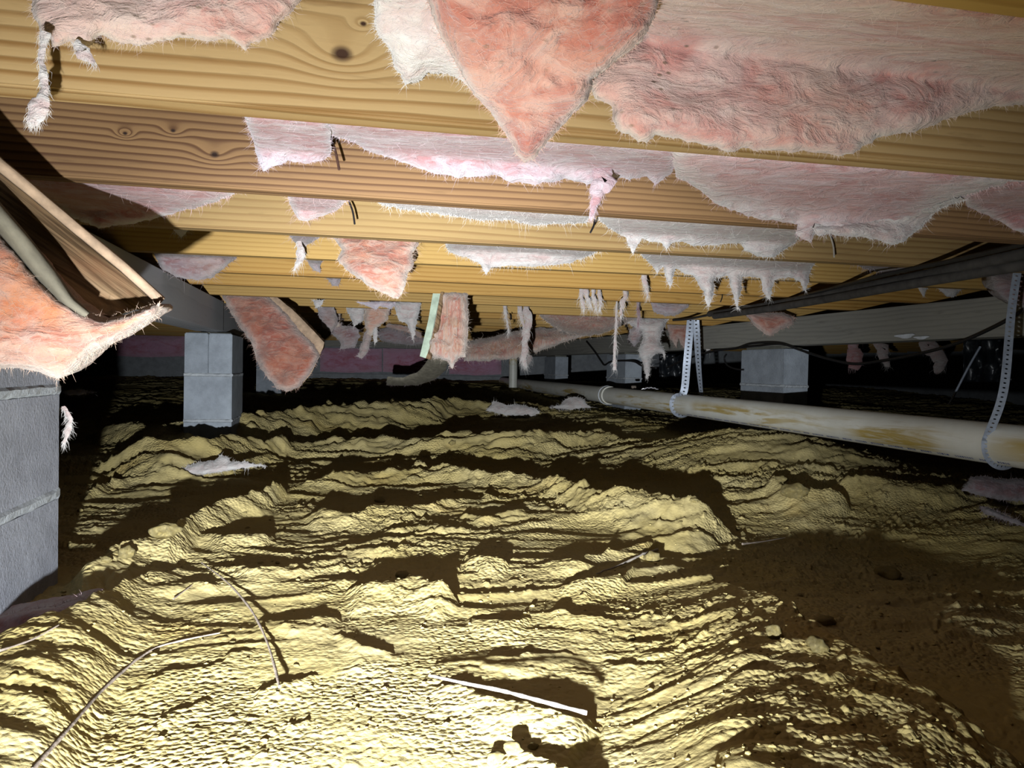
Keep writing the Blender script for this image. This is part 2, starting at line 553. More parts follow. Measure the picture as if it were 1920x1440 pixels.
for k, c in dict(wool_pink=(0.72, 0.52, 0.53), wool_lilac=(0.74, 0.60, 0.66), wool_white=(0.78, 0.74, 0.71), wool_orange=(0.74, 0.54, 0.42), wool_layered=(0.78, 0.62, 0.52), wool_salmon=(0.68, 0.44, 0.36),
                 wool_dirty=(0.68, 0.54, 0.48), wool_mauve=(0.46, 0.38, 0.40), wall_wool=(0.45, 0.26, 0.35)).items():
    FIB[k] = plain_mat('fibres_' + k, tuple(q * .67 for q in c), 1.0, 0, 0.15, 8, 0.0, 0.05)

# ------------------------------------------------------------------ framing constants
JT = 0.2                                   # joists run with dY/dX = JT
JY = lambda k: 0.92 + 0.4145 * (k - 1)     # far bottom edge of joist k at X = 0
TH = 0.040                                 # joist thickness along Y
ZJ = 0.711                                 # nominal underside of the joists
JLINE = {1: (262, .082), 2: (397, .0655), 3: (464, .0524), 4: (505, .045), 5: (536.5, .0435), 6: (557.5, .040), 7: (574, .037), 8: (588, .035), 9: (599, .033), 10: (607, .032)}
def yline(k, px):
    if k in JLINE:
        y, s = JLINE[k]
        return y + s * (px - 960)
    Y = yjoist(k, px)
    return 690 + .021 * (px - 960) - (ZJ - CAM.z) * FPX / Y
def yjoist(k, px):
    return JY(k) / (1 - JT * (px - 960) / FPX)

# ------------------------------------------------------------------ floor: bare soil
def base_h(X, Y):
    h = np.interp(Y, [0, 3.6, 9.0, 12], [0, 0.0, 0.235, 0.30])
    # hollow on the right, beyond the mound, and rising ground past it
    h = h - 0.055 * np.exp(-(((X - 1.05) / 0.55) ** 2 + ((Y - 1.95) / 0.45) ** 2))
    h = h - 0.05 * np.exp(-(((X - 2.4) / 0.7) ** 2 + ((Y - 3.9) / 0.9) ** 2))
    # soil banked up under the pipe
    h = h + 0.155 * np.exp(-(((X - 1.12) / 0.55) ** 2 + ((Y - 3.3) / 0.5) ** 2)) + 0.05 * np.exp(-(((X - 0.7) / 0.5) ** 2 + ((Y - 4.8) / 0.9) ** 2))
    return h

def ground_px(px, py, dz=0.0, it=6):
    """where a pixel's ray meets the smooth ground raised by dz"""
    r = ray(px, py)
    Y = 2.0
    for _ in range(40):
        p = CAM + r * Y
        z = float(base_h(np.array(p.x), np.array(p.y))) + dz
        Yn = (z - CAM.z) / r.z if r.z < -1e-4 else 12.0
        Yn = min(max(Yn, 0.2), 12.0)
        Y = Y * 0.5 + Yn * 0.5
    return CAM + r * Y

# crest lines of the soil as (pixel x, pixel y of the crest, pixel y where its shade ends beyond)
RIDGES = [
    [(-200, 1290, 1070), (-60, 1225, 1035), (0, 1195, 1025), (70, 1165, 1015), (170, 1120, 1005), (270, 1078, 1030), (380, 1055, 1025), (430, 1045, 1030)],
    [(120, 1075, 1020), (175, 1058, 1000), (260, 1030, 975), (330, 995, 930), (400, 958, 905), (500, 925, 880), (560, 903, 868)],
    [(540, 905, 870), (650, 892, 858), (790, 882, 858), (850, 888, 862), (1010, 905, 880), (1100, 925, 885), (1250, 950, 905), (1400, 965, 912)],
    [(150, 848, 800), (250, 846, 792), (330, 845, 788), (400, 842, 790), (470, 838, 800), (560, 836, 818), (700, 834, 815), (830, 832, 806), (1000, 828, 800), (1100, 820, 806), (1250, 828, 812)],
    [(130, 800, 770), (300, 812, 780), (470, 792, 745), (620, 772, 728), (760, 768, 728), (850, 758, 735), (1000, 768, 750), (1100, 772, 760)],
    [(560, 960, 925), (660, 965, 935), (760, 958, 935), (880, 940, 925), (960, 928, 916)],
    [(860, 970, 958), (910, 975, 960), (1000, 962, 950)],
    [(645, 1108, 1085), (700, 1098, 1058), (780, 1085, 1045), (830, 1105, 1060), (860, 1130, 1095)],
    [(865, 1045, 1032), (910, 1058, 1035), (955, 1066, 1050)],
    [(1000, 1060, 1050), (1080, 1058, 1035), (1160, 1035, 1015), (1240, 1010, 975)],
    [(1200, 1002, 960), (1260, 1028, 940), (1340, 1062, 915), (1450, 1112, 920), (1540, 1185, 930), (1640, 1255, 960), (1760, 1310, 1000), (1920, 1375, 1040), (2050, 1420, 1060)],
    [(1045, 1108, 1098), (1100, 1100, 1075), (1170, 1085, 1062), (1200, 1062, 1050)],
    [(630, 1190, 1180), (680, 1212, 1187), (740, 1222, 1205)],
    [(875, 1160, 1148), (950, 1168, 1142), (1000, 1160, 1148)],
    [(1030, 1150, 1142), (1090, 1160, 1140), (1140, 1162, 1150)],
    [(1170, 1205, 1190), (1240, 1210, 1182), (1300, 1205, 1192)],
    [(800, 1282, 1262), (900, 1300, 1262), (1000, 1325, 1262), (1080, 1350, 1285), (1130, 1352, 1318)],
    [(930, 1400, 1370), (990, 1420, 1350), (1060, 1450, 1360), (1150, 1490, 1400)],
    [(190, 1120, 1105), (300, 1106, 1085), (420, 1092, 1075)],
    [(0, 1262, 1245), (100, 1215, 1190), (200, 1165, 1140), (250, 1135, 1118)],
    [(480, 1155, 1145), (560, 1162, 1138), (640, 1160, 1140)],
    [(480, 1280, 1262), (540, 1272, 1248), (600, 1265, 1252)],
    [(220, 1300, 1290), (300, 1270, 1258), (420, 1240, 1228), (480, 1222, 1215)],
    [(280, 1360, 1350), (340, 1330, 1318), (400, 1300, 1292)],
    [(380, 1060, 1050), (480, 1068, 1045), (620, 1062, 1050)],
    [(340, 1003, 990), (420, 1015, 985), (520, 1000, 980)],
    [(900, 1240, 1228), (980, 1232, 1215), (1080, 1222, 1212)],
    [(1120, 1240, 1228), (1200, 1250, 1225), (1300, 1262, 1240)],
    [(1480, 1330, 1300), (1600, 1360, 1310), (1720, 1400, 1345), (1800, 1430, 1390)],
    [(1300, 1270, 1250), (1400, 1290, 1255), (1480, 1310, 1280)],
    [(1560, 1240, 1190), (1660, 1290, 1230), (1740, 1310, 1270)],
    [(1430, 905, 895), (1500, 925, 905), (1600, 940, 925)],
    [(1560, 905, 895), (1680, 915, 900), (1820, 935, 920)],
    [(700, 1000, 990), (780, 990, 978), (880, 1000, 990)],
    [(150, 930, 905), (220, 905, 888), (330, 890, 875)],
]
def build_ridges():
    out = []
    L = TORCH
    for line in RIDGES:
        P = np.array(line, float)
        xs = np.linspace(P[0, 0], P[-1, 0], max(12, int((P[-1, 0] - P[0, 0]) / 14)))
        ys, yf = np.interp(xs, P[:, 0], P[:, 1]), np.interp(xs, P[:, 0], P[:, 2])
        a, r, c = [], [], []
        for i, x in enumerate(xs):
            j = 3.5 * float(noise2(np.array(x * 0.045), np.array(P[0, 1]), 5))
            far = ground_px(x, yf[i] + j)
            zf = float(base_h(np.array(far.x), np.array(far.y)))
            ch = 0.0
            for _ in range(6):
                q = ground_px(x, ys[i] + j, ch)
                zb = float(base_h(np.array(q.x), np.array(q.y)))
                r1 = math.hypot(q.x - L.x, q.y - L.y)
                r2 = math.hypot(far.x - L.x, far.y - L.y)
                cn = L.z - (L.z - zf) * min(1, r1 / max(r2, r1 + .01)) - zb
                ch = 0.5 * ch + 0.5 * min(max(cn, 0.004), {1200: 0.054, -200: 0.060}.get(P[0, 0], 0.10))
            a.append(math.atan2(q.x - L.x, q.y - L.y))
            r.append(r1)
            t = i / (len(xs) - 1)
            tp = 0.42 if P[0, 0] == 1200 else (0.35 if P[0, 0] == -200 else 0.12)
            q_ = max(0.0, min(1, t / tp, (1 - t) / tp))
            c.append((1.0 if P[0, 0] in (-200, 1200) else (1.35 if r1 > 1.3 else 0.9)) * ch * q_ * q_ * (3 - 2 * q_))
        o = np.argsort(a)
        out.append((np.array(a)[o], np.array(r)[o], np.array(c)[o], {1200: 0.030, -200: -0.03}.get(P[0, 0], 0)))
    return out

RD = build_ridges()
def floor_h(X, Y, detail=True):
    h = base_h(X, Y)
    wx = X + 0.06 * noise2(X * 3, Y * 3, 21)
    wy = Y + 0.10 * X + 0.06 * noise2(X * 3, Y * 3, 22)
    amp = np.clip(0.55 + 0.15 * Y, 0.5, 1.3)
    h = h + amp * (0.005 * noise2(wx * 2.0, wy * 4.5, 31) + 0.004 * noise2(wx * 5.0, wy * 14, 32))
    ph = np.arctan2(X - TORCH.x, Y - TORCH.y)
    rr = np.hypot(X - TORCH.x, Y - TORCH.y)
    add = np.zeros_like(h)
    for a, r, c, bank in RD:
        m = (ph > a[0]) & (ph < a[-1])
        if not m.any():
            continue
        p = ph[m]
        xm_, ym_ = X[m], Y[m]
        sc_ = np.clip(r.mean(), 0.6, 4)
        wob = (0.030 * noise2(xm_ * 11 / sc_, ym_ * 16 / sc_, 41) + 0.017 * noise2(xm_ * 34 / sc_, ym_ * 40 / sc_, 44) + 0.008 * noise2(xm_ * 85 / sc_, ym_ * 85 / sc_, 45)) * sc_
        r1 = np.interp(p, a, r) + wob
        ch = np.interp(p, a, c)
        d = rr[m] - r1
        Lf = (4.2 if r.mean() > 1.3 else 7.5) * ch + 0.03
        Lb = 1.5 * ch + 0.008
        t = np.where(d < 0, np.clip(1 + d / Lf, 0, 1), np.clip(1 - d / Lb, 0, 1))
        prof = np.where(d < 0, t * t * (2 - t), t * t * (3 - 2 * t))
        cur = add[m]
        if bank:
            up = np.clip(-d, 0, 0.55)
            fade = np.clip((d + 1.15) / 0.5, 0, 1)
            prof = np.where(d < 0, (ch + bank * up) / np.maximum(ch, 1e-4) * fade * fade * (3 - 2 * fade), prof)
            prof = np.where(ch < 0.002, 0, prof)
            prof = np.where(d < 0, np.minimum(prof, 1.0 + 0.3 * np.clip(ch / 0.05, 0, 1)), prof)
        new = ch * prof * (1 + 0.14 * noise2(xm_ * 16, ym_ * 30, 43))
        add[m] = np.maximum(cur, new) + 0.25 * np.minimum(cur, new)
    h = h + add
    if detail:
        # broken crust: thin plates with small steps, then crumbs
        c_, s_ = 0.94, 0.34
        ax, ay = wx * c_ + wy * s_, wy * c_ - wx * s_
        w1 = fbm2(ax * 8, ay * 17, 33, 4, 0.6)
        far_ = np.clip((rr - 0.9) / 0.7, 0, 1)
        rn = 1 - np.abs(fbm2(ax * 1.7 + 2, ay * 6.0, 46, 3, 0.45))
        h = h + far_ * 0.022 * np.clip(rn, 0, 1) ** 4 * np.clip(0.75 + 0.8 * noise2(X * 1.3, Y * 1.3, 47), 0.1, 1.2) * np.clip(rr / 2.2, 0.6, 1.6)
        near = np.clip(rr / 1.5, 0.40, 1.9)
        h = h + near * 0.0016 * w1 * amp + near * 0.0011 * fbm2(X * 95 + 0.4 * Y * 95, Y * 95 - 0.4 * X * 95, 39, 2)
        st = fbm2(ax * 5 + 5, ay * 15, 34, 4)
        gate = np.clip(noise2(X * 2, Y * 2, 35) + 0.45, 0, 1)
        h = h + near * 0.0042 * np.clip(st * 7, -0.5, 0.5) * gate
        h = h + near * 0.0030 * np.clip(fbm2(ax * 13, ay * 34, 36, 3) * 6, -0.5, 0.5) * gate
        jx, jy = X + 0.016 * noise2(X * 38, Y * 38, 61), Y + 0.016 * noise2(X * 38 + 9, Y * 38, 62)
        dens = np.clip(noise2(X * 2.1, Y * 3.1, 52) * 1.8 + 0.05 + 0.6 * np.clip((X - 0.05) / 0.4, 0, 1), 0, 1)
        d, i = worley(jx * 105, jy * 105, 51)
        R = 0.30 + 0.30 * i
        h = h + near * 0.0026 * dens * np.clip(1 - (d / R) ** 2, 0, 1) * (0.25 + i) * (i > 0.30)
        d, i = worley(jx * 40 + 3, jy * 40, 53)
        R = 0.18 + 0.22 * i
        h = h + near * 0.007 * np.clip(1 - (d / R) ** 2, 0, 1) * i * (i > 0.80) * dens
        # a few wider cracks and pits
        cr = np.abs(fbm2(ax * 4 + 11, ay * 9, 37, 3))
        h = h - near * 0.006 * np.clip(1 - cr / 0.05, 0, 1) * np.clip(noise2(X * 1.7 + 4, Y * 1.7, 38) * 2, 0, 1)
    return h

th_d = np.radians(np.linspace(-39, 39, 900))
th = np.concatenate([np.radians(np.linspace(-82, -40, 40)), th_d, np.radians(np.linspace(40, 82, 40))])
rad = np.concatenate([np.geomspace(0.12, 0.44, 40)[:-1], np.geomspace(0.44, 12.5, 850)])
TT, RR = np.meshgrid(th, rad)
XX, YY = RR * np.sin(TT), RR * np.cos(TT)
ZZ = floor_h(XX.ravel(), YY.ravel()).reshape(XX.shape)
nr, nc = XX.shape
idx = np.arange(nr * nc).reshape(nr, nc)
FF = np.stack([idx[:-1, :-1].ravel(), idx[:-1, 1:].ravel(), idx[1:, 1:].ravel(), idx[1:, :-1].ravel()], 1)
floor_me = np_mesh('floor', np.stack([XX.ravel(), YY.ravel(), ZZ.ravel()], 1), FF)
floor = link('floor', floor_me, M['soil'])
tag(floor, 'bare lumpy yellow clay soil of the crawl space', None, None, 'structure')

def gz(x, y):
    return float(floor_h(np.array([x]), np.array([y]))[0])

def on_ground(px, py):
    """march a pixel's ray to the real soil surface"""
    r = ray(px, py)
    Ys = np.geomspace(0.35, 12, 1500)
    Xs = CAM.x + r.x * Ys
    zs = CAM.z + r.z * Ys
    hs = floor_h(Xs, Ys)
    i = int(np.argmax(zs < hs))
    return Vector((Xs[i], Ys[i], hs[i]))

# ------------------------------------------------------------------ shell: subfloor, walls
def yaw_box(name, x0, x1, Ya, z0, z1, th, mat, bevel=0.0, parent=None, kind=None, label=None):
    """a box whose front face follows Y = Ya + JT * X"""
    ang = math.atan(JT)
    L = (x1 - x0) / math.cos(ang)
    bm = box_bm(L, th, z1 - z0, bevel)
    xm = (x0 + x1) / 2
    Mx = Matrix.Translation((xm - math.sin(ang) * th / 2, Ya + JT * xm + math.cos(ang) * th / 2, (z0 + z1) / 2)) @ Matrix.Rotation(ang, 4, 'Z')
    o = bm_obj(name, bm, mat)
    o.matrix_world = Mx
    if parent is not None:
        o.parent = parent
        o.matrix_parent_inverse = parent.matrix_world.inverted()
    if kind:
        o['kind'] = kind
    if label:
        o['label'] = label
    return o

yaw_box('ceiling', -5.5, 6.0, -0.6, ZJ + 0.175, ZJ + 0.195, 11.5, M['subfloor'], kind='structure', label='dark subfloor boards above the joists')
YW = 9.7
wall = yaw_box('wall_back', -6.0, 6.5, YW, 0.0, ZJ + 0.18, 0.2, M['concrete'], kind='structure', label='grey concrete foundation wall at the far end')
bm = box_bm(0.2, 13, 1.0)
bm_obj('wall_left', bm, M['concrete'], None, Matrix.Translation((-5.4, 5, 0.4)) @ Matrix.Rotation(math.radians(12), 4, 'Z'))['kind'] = 'structure'
bm = box_bm(0.2, 13, 1.0)
bm_obj('wall_right', bm, M['concrete'], None, Matrix.Translation((5.6, 5, 0.4)) @ Matrix.Rotation(math.radians(12), 4, 'Z'))['kind'] = 'structure'
bandz0, bandz1 = at(700, 653, YW).z, at(700, 622, YW).z
yaw_box('trim_1', -3.0, 0.6, YW - 0.09, bandz0, bandz1, 0.07, M['girder'], 0.004, kind='structure', label='dull timber band along the top of the far wall')
fb = at(790, 707, YW).z
yaw_box('trim_2', -2.5, 0.0, YW - 0.10, fb - 0.05, fb + 0.03, 0.08, M['concrete'], 0.006, kind='structure', label='pale footing ledge at the foot of the far wall')

# ------------------------------------------------------------------ joists
PINE = [((0.57, 0.385, 0.125), (0.42, 0.235, 0.055)), ((0.52, 0.33, 0.12), (0.33, 0.17, 0.055)), ((0.56, 0.385, 0.125), (0.45, 0.27, 0.07)), ((0.60, 0.42, 0.15), (0.46, 0.29, 0.085))]
shared_wood = wood_mat('pine_striped', (0.66, 0.445, 0.115), (0.46, 0.265, 0.05), freq=520, weather=0.22, wob=1.1, contrast=0.85)
shared_amber = wood_mat('pine_amber', (0.68, 0.425, 0.095), (0.50, 0.26, 0.035), freq=440, weather=0.22, wob=1.8)
def local_knots(k, lst):
    """knots given by pixel on the near face of joist k: local x measured from the joist's middle, local z from its middle"""
    return lst

JO = {}
def joist(k, mat, label, depth=0.172, x0=-4.9, x1=None):
    """ends follow the measured underside line; a slight tilt and height of its own per joist"""
    if x1 is None:
        x1 = 5.0
    pa, pb = (300, 1700) if k < 7 else (500, 1300)
    za = at(pa, yline(k, pa), yjoist(k, pa))
    zb = at(pb, yline(k, pb), yjoist(k, pb))
    slope = (zb.z - za.z) / (zb.x - za.x)
    if k not in JLINE:
        slope = 0
    ang = math.atan(JT)
    L = (x1 - x0) / math.cos(ang)
    bm = box_bm(L, TH * math.cos(ang), depth, 0.003, 2)
    o = bm_obj('floor_joist', bm, mat)
    xm = (x0 + x1) / 2
    zm = za.z + slope * (xm - za.x) + depth / 2
    ex = Vector((math.cos(ang), math.sin(ang), slope * math.cos(ang))).normalized()
    ey = Vector((-math.sin(ang), math.cos(ang), 0)).normalized()
    ez = ex.cross(ey)
    org = Vector((xm, JY(k) - TH / 2 + JT * xm, zm))
    o.matrix_world = Matrix(((ex.x, ey.x, ez.x, org.x), (ex.y, ey.y, ez.y, org.y), (ex.z, ey.z, ez.z, org.z), (0, 0, 0, 1)))
    tag(o, label, 'joist', 'pine floor joists overhead')
    JO[k] = o
    return o

def knot_xy(k, px, py, size, bend, depth=0.172, x0=-4.9, x1=5.0):
    Y = (JY(k) - TH) / (1 - JT * (px - 960) / FPX)
    p = at(px, py, Y)
    ang = math.atan(JT)
    pa, pb = (300, 1700)
    za = at(pa, yline(k, pa), yjoist(k, pa)); zb = at(pb, yline(k, pb), yjoist(k, pb))
    slope = (zb.z - za.z) / (zb.x - za.x)
    xm = (x0 + x1) / 2
    return ((p.x - xm) / math.cos(ang), p.z - (za.z + slope * (p.x - za.x)) - depth / 2, size, bend)

w1 = wood_mat('pine_joist_knotted', (0.60, 0.43, 0.16), (0.36, 0.20, 0.045), 430, [knot_xy(1, 635, 100, 0.014, 14.0), knot_xy(1, 675, 45, 0.004, 10.0)], weather=0.15, wob=1.3)
w2 = wood_mat('pine_joist_brown', (0.44, 0.27, 0.10), (0.17, 0.08, 0.026), 560, [knot_xy(2, 398, 290, 0.009, 9.0), knot_xy(2, 320, 245, 0.005, 8.0), knot_xy(2, 230, 250, 0.004, 14.0)], weather=0.3, wob=1.5)
w3 = wood_mat('pine_joist_streaked', (0.52, 0.37, 0.125), (0.34, 0.20, 0.055), 420, [], weather=0.45, wob=1.2)
ORD = ['nearest', 'second', 'third', 'fourth', 'fifth', 'sixth', 'seventh', 'eighth', 'ninth', 'tenth', 'eleventh', 'twelfth', 'thirteenth', 'fourteenth', 'fifteenth', 'sixteenth', 'seventeenth', 'eighteenth', 'nineteenth', 'twentieth', 'twenty-first']
joist(0, shared_wood, 'pine joist seen only at the top right corner, above the specked pink batt')
joist(1, w1, 'broad yellow pine joist with dark open knot, nearest full joist along the top')
joist(2, w2, 'brown striped pine joist with round knot, second full joist from the camera')
joist(3, w3, 'olive yellow pine joist with brown scar, third full joist counting back')
for k in range(4, 22):
    mats = {4: shared_wood, 5: shared_amber, 6: shared_amber, 7: shared_wood}
    joist(k, mats.get(k, shared_wood if k % 3 else shared_amber), '%s joist counting back from the one with the open knot, pine, finely striped' % ORD[k - 1])

# ------------------------------------------------------------------ girders on piers
def line_box(name, p0, p1, w, z0, z1, mat, side=1, bevel=0.003, parent=None):
    """a beam between two ground points; its inner face runs p0-p1 and it is w wide to the side"""
    p0, p1 = Vector(p0), Vector(p1)
    d = (p1 - p0)
    L = d.length
    d.normalize()
    n = Vector((d.y, -d.x)) * side
    bm = box_bm(L, w, z1 - z0, bevel)
    m = (p0 + p1) / 2 + n * (w / 2)
    Mx = Matrix.Translation((m.x, m.y, (z0 + z1) / 2)) @ Matrix.Rotation(math.atan2(d.y, d.x), 4, 'Z')
    o = bm_obj(name, bm, mat)
    if parent is not None:
        Mx = Matrix.Translation(-parent.location) @ Mx
        o.parent = parent
    o.matrix_local = Mx
    return o

GB = CAM.z + 0.14
LG = lambda Y: (-0.93 - 0.2257 * (Y - 1.64), Y)
RG = lambda Y: (1.26 - 0.2357 * (Y - 4.1), Y)
g = empty('girder', (LG(2)[0], 2, GB), 'grey built-up timber girder on block piers along the left', 'girder')
for i in range(3):
    o0 = -0.043 * i
    splice = 3.46 + (0.9 if i == 1 else 0)
    a, b, c = LG(-0.3), LG(splice - 0.002), LG(splice + 0.002)
    e = LG(9.0)
    line_box('ply', (a[0] + o0, a[1]), (b[0] + o0, b[1]), 0.041, GB, ZJ - 0.002, M['girder_left'], -1, parent=g)
    line_box('ply', (c[0] + o0 - 0.006, c[1]), (e[0] + o0 - 0.006, e[1]), 0.041, GB + 0.004, ZJ - 0.002, M['girder_left'], -1, parent=g)
g = empty('girder', (RG(3)[0], 3, GB), 'weathered timber girder on block piers along the right, black wire looping below', 'girder')
for i in range(3):
    o0 = 0.043 * i
    a, b, c, e = RG(0.8), RG(6.0 + (i % 2)), RG(6.004 + (i % 2)), RG(9.6)
    line_box('ply', (a[0] + o0, a[1]), (b[0] + o0, b[1]), 0.041, GB, ZJ - 0.004, M['girder'], 1, parent=g)
    line_box('ply', (c[0] + o0, c[1]), (e[0] + o0, e[1]), 0.041, GB, ZJ - 0.004, M['girder'], 1, parent=g)
# white paint spill on the right girder face
for px, py, w_, h_ in ((1697, 630, 30, 8), (1728, 633, 22, 6)):
    q = px
    Y = (1.26 + 0.2357 * 4.1) / (0.2357 + (q - 960) / FPX) - 0.004
    c = at(px, py, Y)
    vs, n = [], 14
    for i in range(n):
        a = 2 * math.pi * i / n
        rr = 1 + 0.25 * math.sin(3 * a + px)
        vs.append(c + Vector((-0.2357, 1, 0)).normalized() * (math.cos(a) * w_ / 2 * Y / FPX * 1.6 * rr) + Vector((0, 0, math.sin(a) * h_ / 2 * Y / FPX * rr)))
    nrm = Vector((-1, -0.2357, 0)).normalized() * 0.002
    V = vs + [v + nrm for v in vs]
    Fc = [tuple(range(n, 2 * n))] + [(i, (i + 1) % n, n + (i + 1) % n, n + i) for i in range(n)]
    o = link('paint_spot', pydata('paint_spot', V, Fc, False), M['white_paint'], g)

GD = Vector((-0.2357, 1)).normalized()
GN = Vector((GD.y, -GD.x))

def rough_block(L, W, Hh, seed, amp=0.0012):
    bm = box_bm(L, W, Hh, 0.004, 2)
    bmesh.ops.subdivide_edges(bm, edges=[e for e in bm.edges if e.calc_length() > 0.05], cuts=7, use_grid_fill=True)
    V = np.array([v.co for v in bm.verts])
    n = noise3(V[:, 0] * 30, V[:, 1] * 30, V[:, 2] * 30, seed)
    for v, q in zip(bm.verts, n):
        v.co += v.co.normalized() * float(q) * amp
    return bm

def mortar_bed(L, W, seed, t=0.014):
    """a proud, ragged bed of mortar"""
    n = 60
    V, Fc = [], []
    for i in range(n):
        q = i / n * 4
        s, f = int(q), q - int(q)
        x, y = [(-.5 + f, -.5), (.5, -.5 + f), (.5 - f, .5), (-.5, .5 - f)][s]
        ox, oy = [(0, -1), (1, 0), (0, 1), (-1, 0)][s]
        for lvl in (-1, -0.45, 0.45, 1):
            e = (0.0045 if abs(lvl) < 0.9 else -0.003) + 0.0045 * float(noise2(np.array(i * 0.9 + seed), np.array(lvl * 3.1), seed))
            V.append((x * L + ox * e, y * W + oy * e, lvl * t / 2 + 0.0035 * float(noise2(np.array(i * 0.55), np.array(lvl + seed * 3.0), 9))))
    for i in range(n):
        for l in range(3):
            a, b = i * 4 + l, ((i + 1) % n) * 4 + l
            Fc.append((a, b, b + 1, a + 1))
    return pydata('mortar_joint', V, Fc, False)

def pier(corner, L, W, courses, side, label, mat, split=None, top=None, mortar=True, base=None):
    """courses: (z0, z1) list; corner = the near inner ground corner; L runs along the girder, W away from the bay (side)"""
    c = Vector(corner)
    mid = c + GD * (L / 2) + GN * side * (W / 2)
    e = empty('block_pier', (mid.x, mid.y, courses[0][0]), label, 'pier')
    rot = Matrix.Rotation(math.atan2(GD.y, GD.x), 4, 'Z')
    for i, (z0, z1) in enumerate(courses):
        halves = split.get(i) if split else None
        if halves:
            w2 = W / 2 - 0.002
            for s in (-1, 1):
                o = bm_obj('concrete_block', rough_block(L, w2, z1 - z0, i * 7 + s), mat, None)
                o.parent = e
                o.matrix_local = Matrix.Translation((0, 0, (z0 + z1) / 2 - courses[0][0])) @ rot @ Matrix.Translation((0, s * (W / 4), 0))
        else:
            o = bm_obj('concrete_block', rough_block(L, W, z1 - z0, i * 5 + int(c.y * 10)), mat, None)
            o.parent = e
            o.matrix_local = Matrix.Translation((0, 0, (z0 + z1) / 2 - courses[0][0])) @ rot
        if i and mortar:
            zb = courses[i - 1][1]
            o = link('mortar_joint', mortar_bed(L, W, i + int(c.y * 3), max(0.006, z0 - zb) + 0.010), M['mortar'])
            o.parent = e
            o.matrix_local = Matrix.Translation((0, 0, (zb + z0) / 2 - courses[0][0])) @ rot
    if top:
        o = bm_obj('wood_shim', box_bm(L * 0.8, W * 0.9, top, 0.002), M['shim'], None)
        o.parent = e
        o.matrix_local = Matrix.Translation((0, 0, courses[-1][1] + top / 2 - courses[0][0])) @ rot
    return e

# left near pier: its bay-side face ends at pixel x = 112
c1 = at(112, 800, 1.42)
c1 = Vector((c1.x, c1.y)) - GD * 0.40
pier((c1.x, c1.y), 0.40, 0.19, [(-0.06, -0.020), (-0.012, 0.168), (0.180, 0.366), (0.378, GB - 0.001)], -1, 'near block pier at the left edge under the torn salmon batt', M['block'])
p2 = at(435, 700, 3.5)
pier((p2.x, p2.y), 0.42, 0.21, [(-0.03, 0.150), (0.158, 0.364), (0.372, GB - 0.008)], -1, 'smooth grey block pier left of the hanging batt with tan paper edge', M['block_far'], {2: True}, top=0.006)
p3 = at(527, 700, 6.65)
pier((p3.x, p3.y), 0.40, 0.21, [(0.05, 0.16), (0.168, 0.364), (0.372, GB - 0.001)], -1, 'dim block pier partly behind the hanging batt with tan paper edge', M['block_far'])
def rpier(Y, label, W=0.135):
    q = RG(Y)
    zb = gz(q[0] + 0.05, Y + 0.2) - 0.05
    return pier((q[0] - 0.012, Y), 0.41, W, [(zb, 0.16), (0.168, 0.364), (0.372, GB - 0.016)], 1, label, M['block_far'], top=0.015)
rpier(3.69, 'pale block pier behind the white pipe, looped by black wire')
rpier(5.72, 'grey block pier right of the thin lacy strand, black wire across it')
rpier(7.55, 'small far block pier beside the white upright pipe')

# ------------------------------------------------------------------ glass wool
def smooth01(t):
    t = np.clip(t, 0, 1)
    return t * t * (3 - 2 * t)

def fibres(name, P, D, N, matkey, parent, length, width, droop=0.35):
    """P roots, D unit directions, lengths and widths (n): thin ribbons of three joints, one mesh of stuff"""
    n = len(P)
    if n == 0:
        return
    G = np.array([0, 0, -1.0])
    s1 = P + D * (length * 0.5)[:, None] + rng.normal(0, 1, (n, 3)) * (length * 0.12)[:, None] + G * (length * 0.08 * droop)[:, None]
    s2 = P + D * length[:, None] + rng.normal(0, 1, (n, 3)) * (length * 0.22)[:, None] + G * (length * 0.45 * droop)[:, None]
    view = P - np.array(CAM)[None]
    side = np.cross(D, view)
    side /= np.maximum(np.linalg.norm(side, axis=1), 1e-9)[:, None]
    w = side * width[:, None] * 0.5
    V = np.stack([P - w, P + w, s1 - w * 0.8, s1 + w * 0.8, s2], 1).reshape(-1, 3)
    b = np.arange(n) * 5
    F = np.concatenate([np.stack([b, b + 1, b + 3], 1), np.stack([b, b + 3, b + 2], 1), np.stack([b + 2, b + 3, b + 4], 1)])
    off = np.array(parent.location) if parent is not None else np.zeros(3)
    o = link(name, np_mesh(name, V - off, F, False), FIB[matkey], None)
    if parent is not None:
        o.parent = parent
    o['kind'] = 'stuff'
    return o

def bay(k, L=None, front=0.018):
    """depth of wool lying in bay k, between joists k-1 and k: near the first at its underside line, at the face of the second below"""
    def f(P):
        px, py = P[:, 0], P[:, 1]
        Ya = yjoist(k - 1, px) + 0.03
        Yb = yjoist(k, px) - TH - front
        y0 = yline(k - 1, px)
        LL = L or max(10.0, 0.55 * (yline(k, 960) - yline(k - 1, 960)))
        return Ya + (Yb - Ya) * smooth01((py - y0 + 10) / LL)
    return f

def plane(Ytop, Ybot, y0, y1, xs=0.0, xc=960):
    def f(P):
        t = np.clip((P[:, 1] - y0) / (y1 - y0), -0.5, 1.5)
        inv = (1 / Ytop) * (1 - t) + (1 / Ybot) * t
        return 1 / inv + xs * (P[:, 0] - xc) / FPX
    return f

def in_poly(Q, poly):
    x, y = Q[:, 0], Q[:, 1]
    inside = np.zeros(len(Q), bool)
    j = len(poly) - 1
    for i in range(len(poly)):
        xi, yi = poly[i]
        xj, yj = poly[j]
        c = ((yi > y) != (yj > y)) & (x < (xj - xi) * (y - yi) / (yj - yi + 1e-12) + xi)
        inside ^= c
        j = i
    return inside

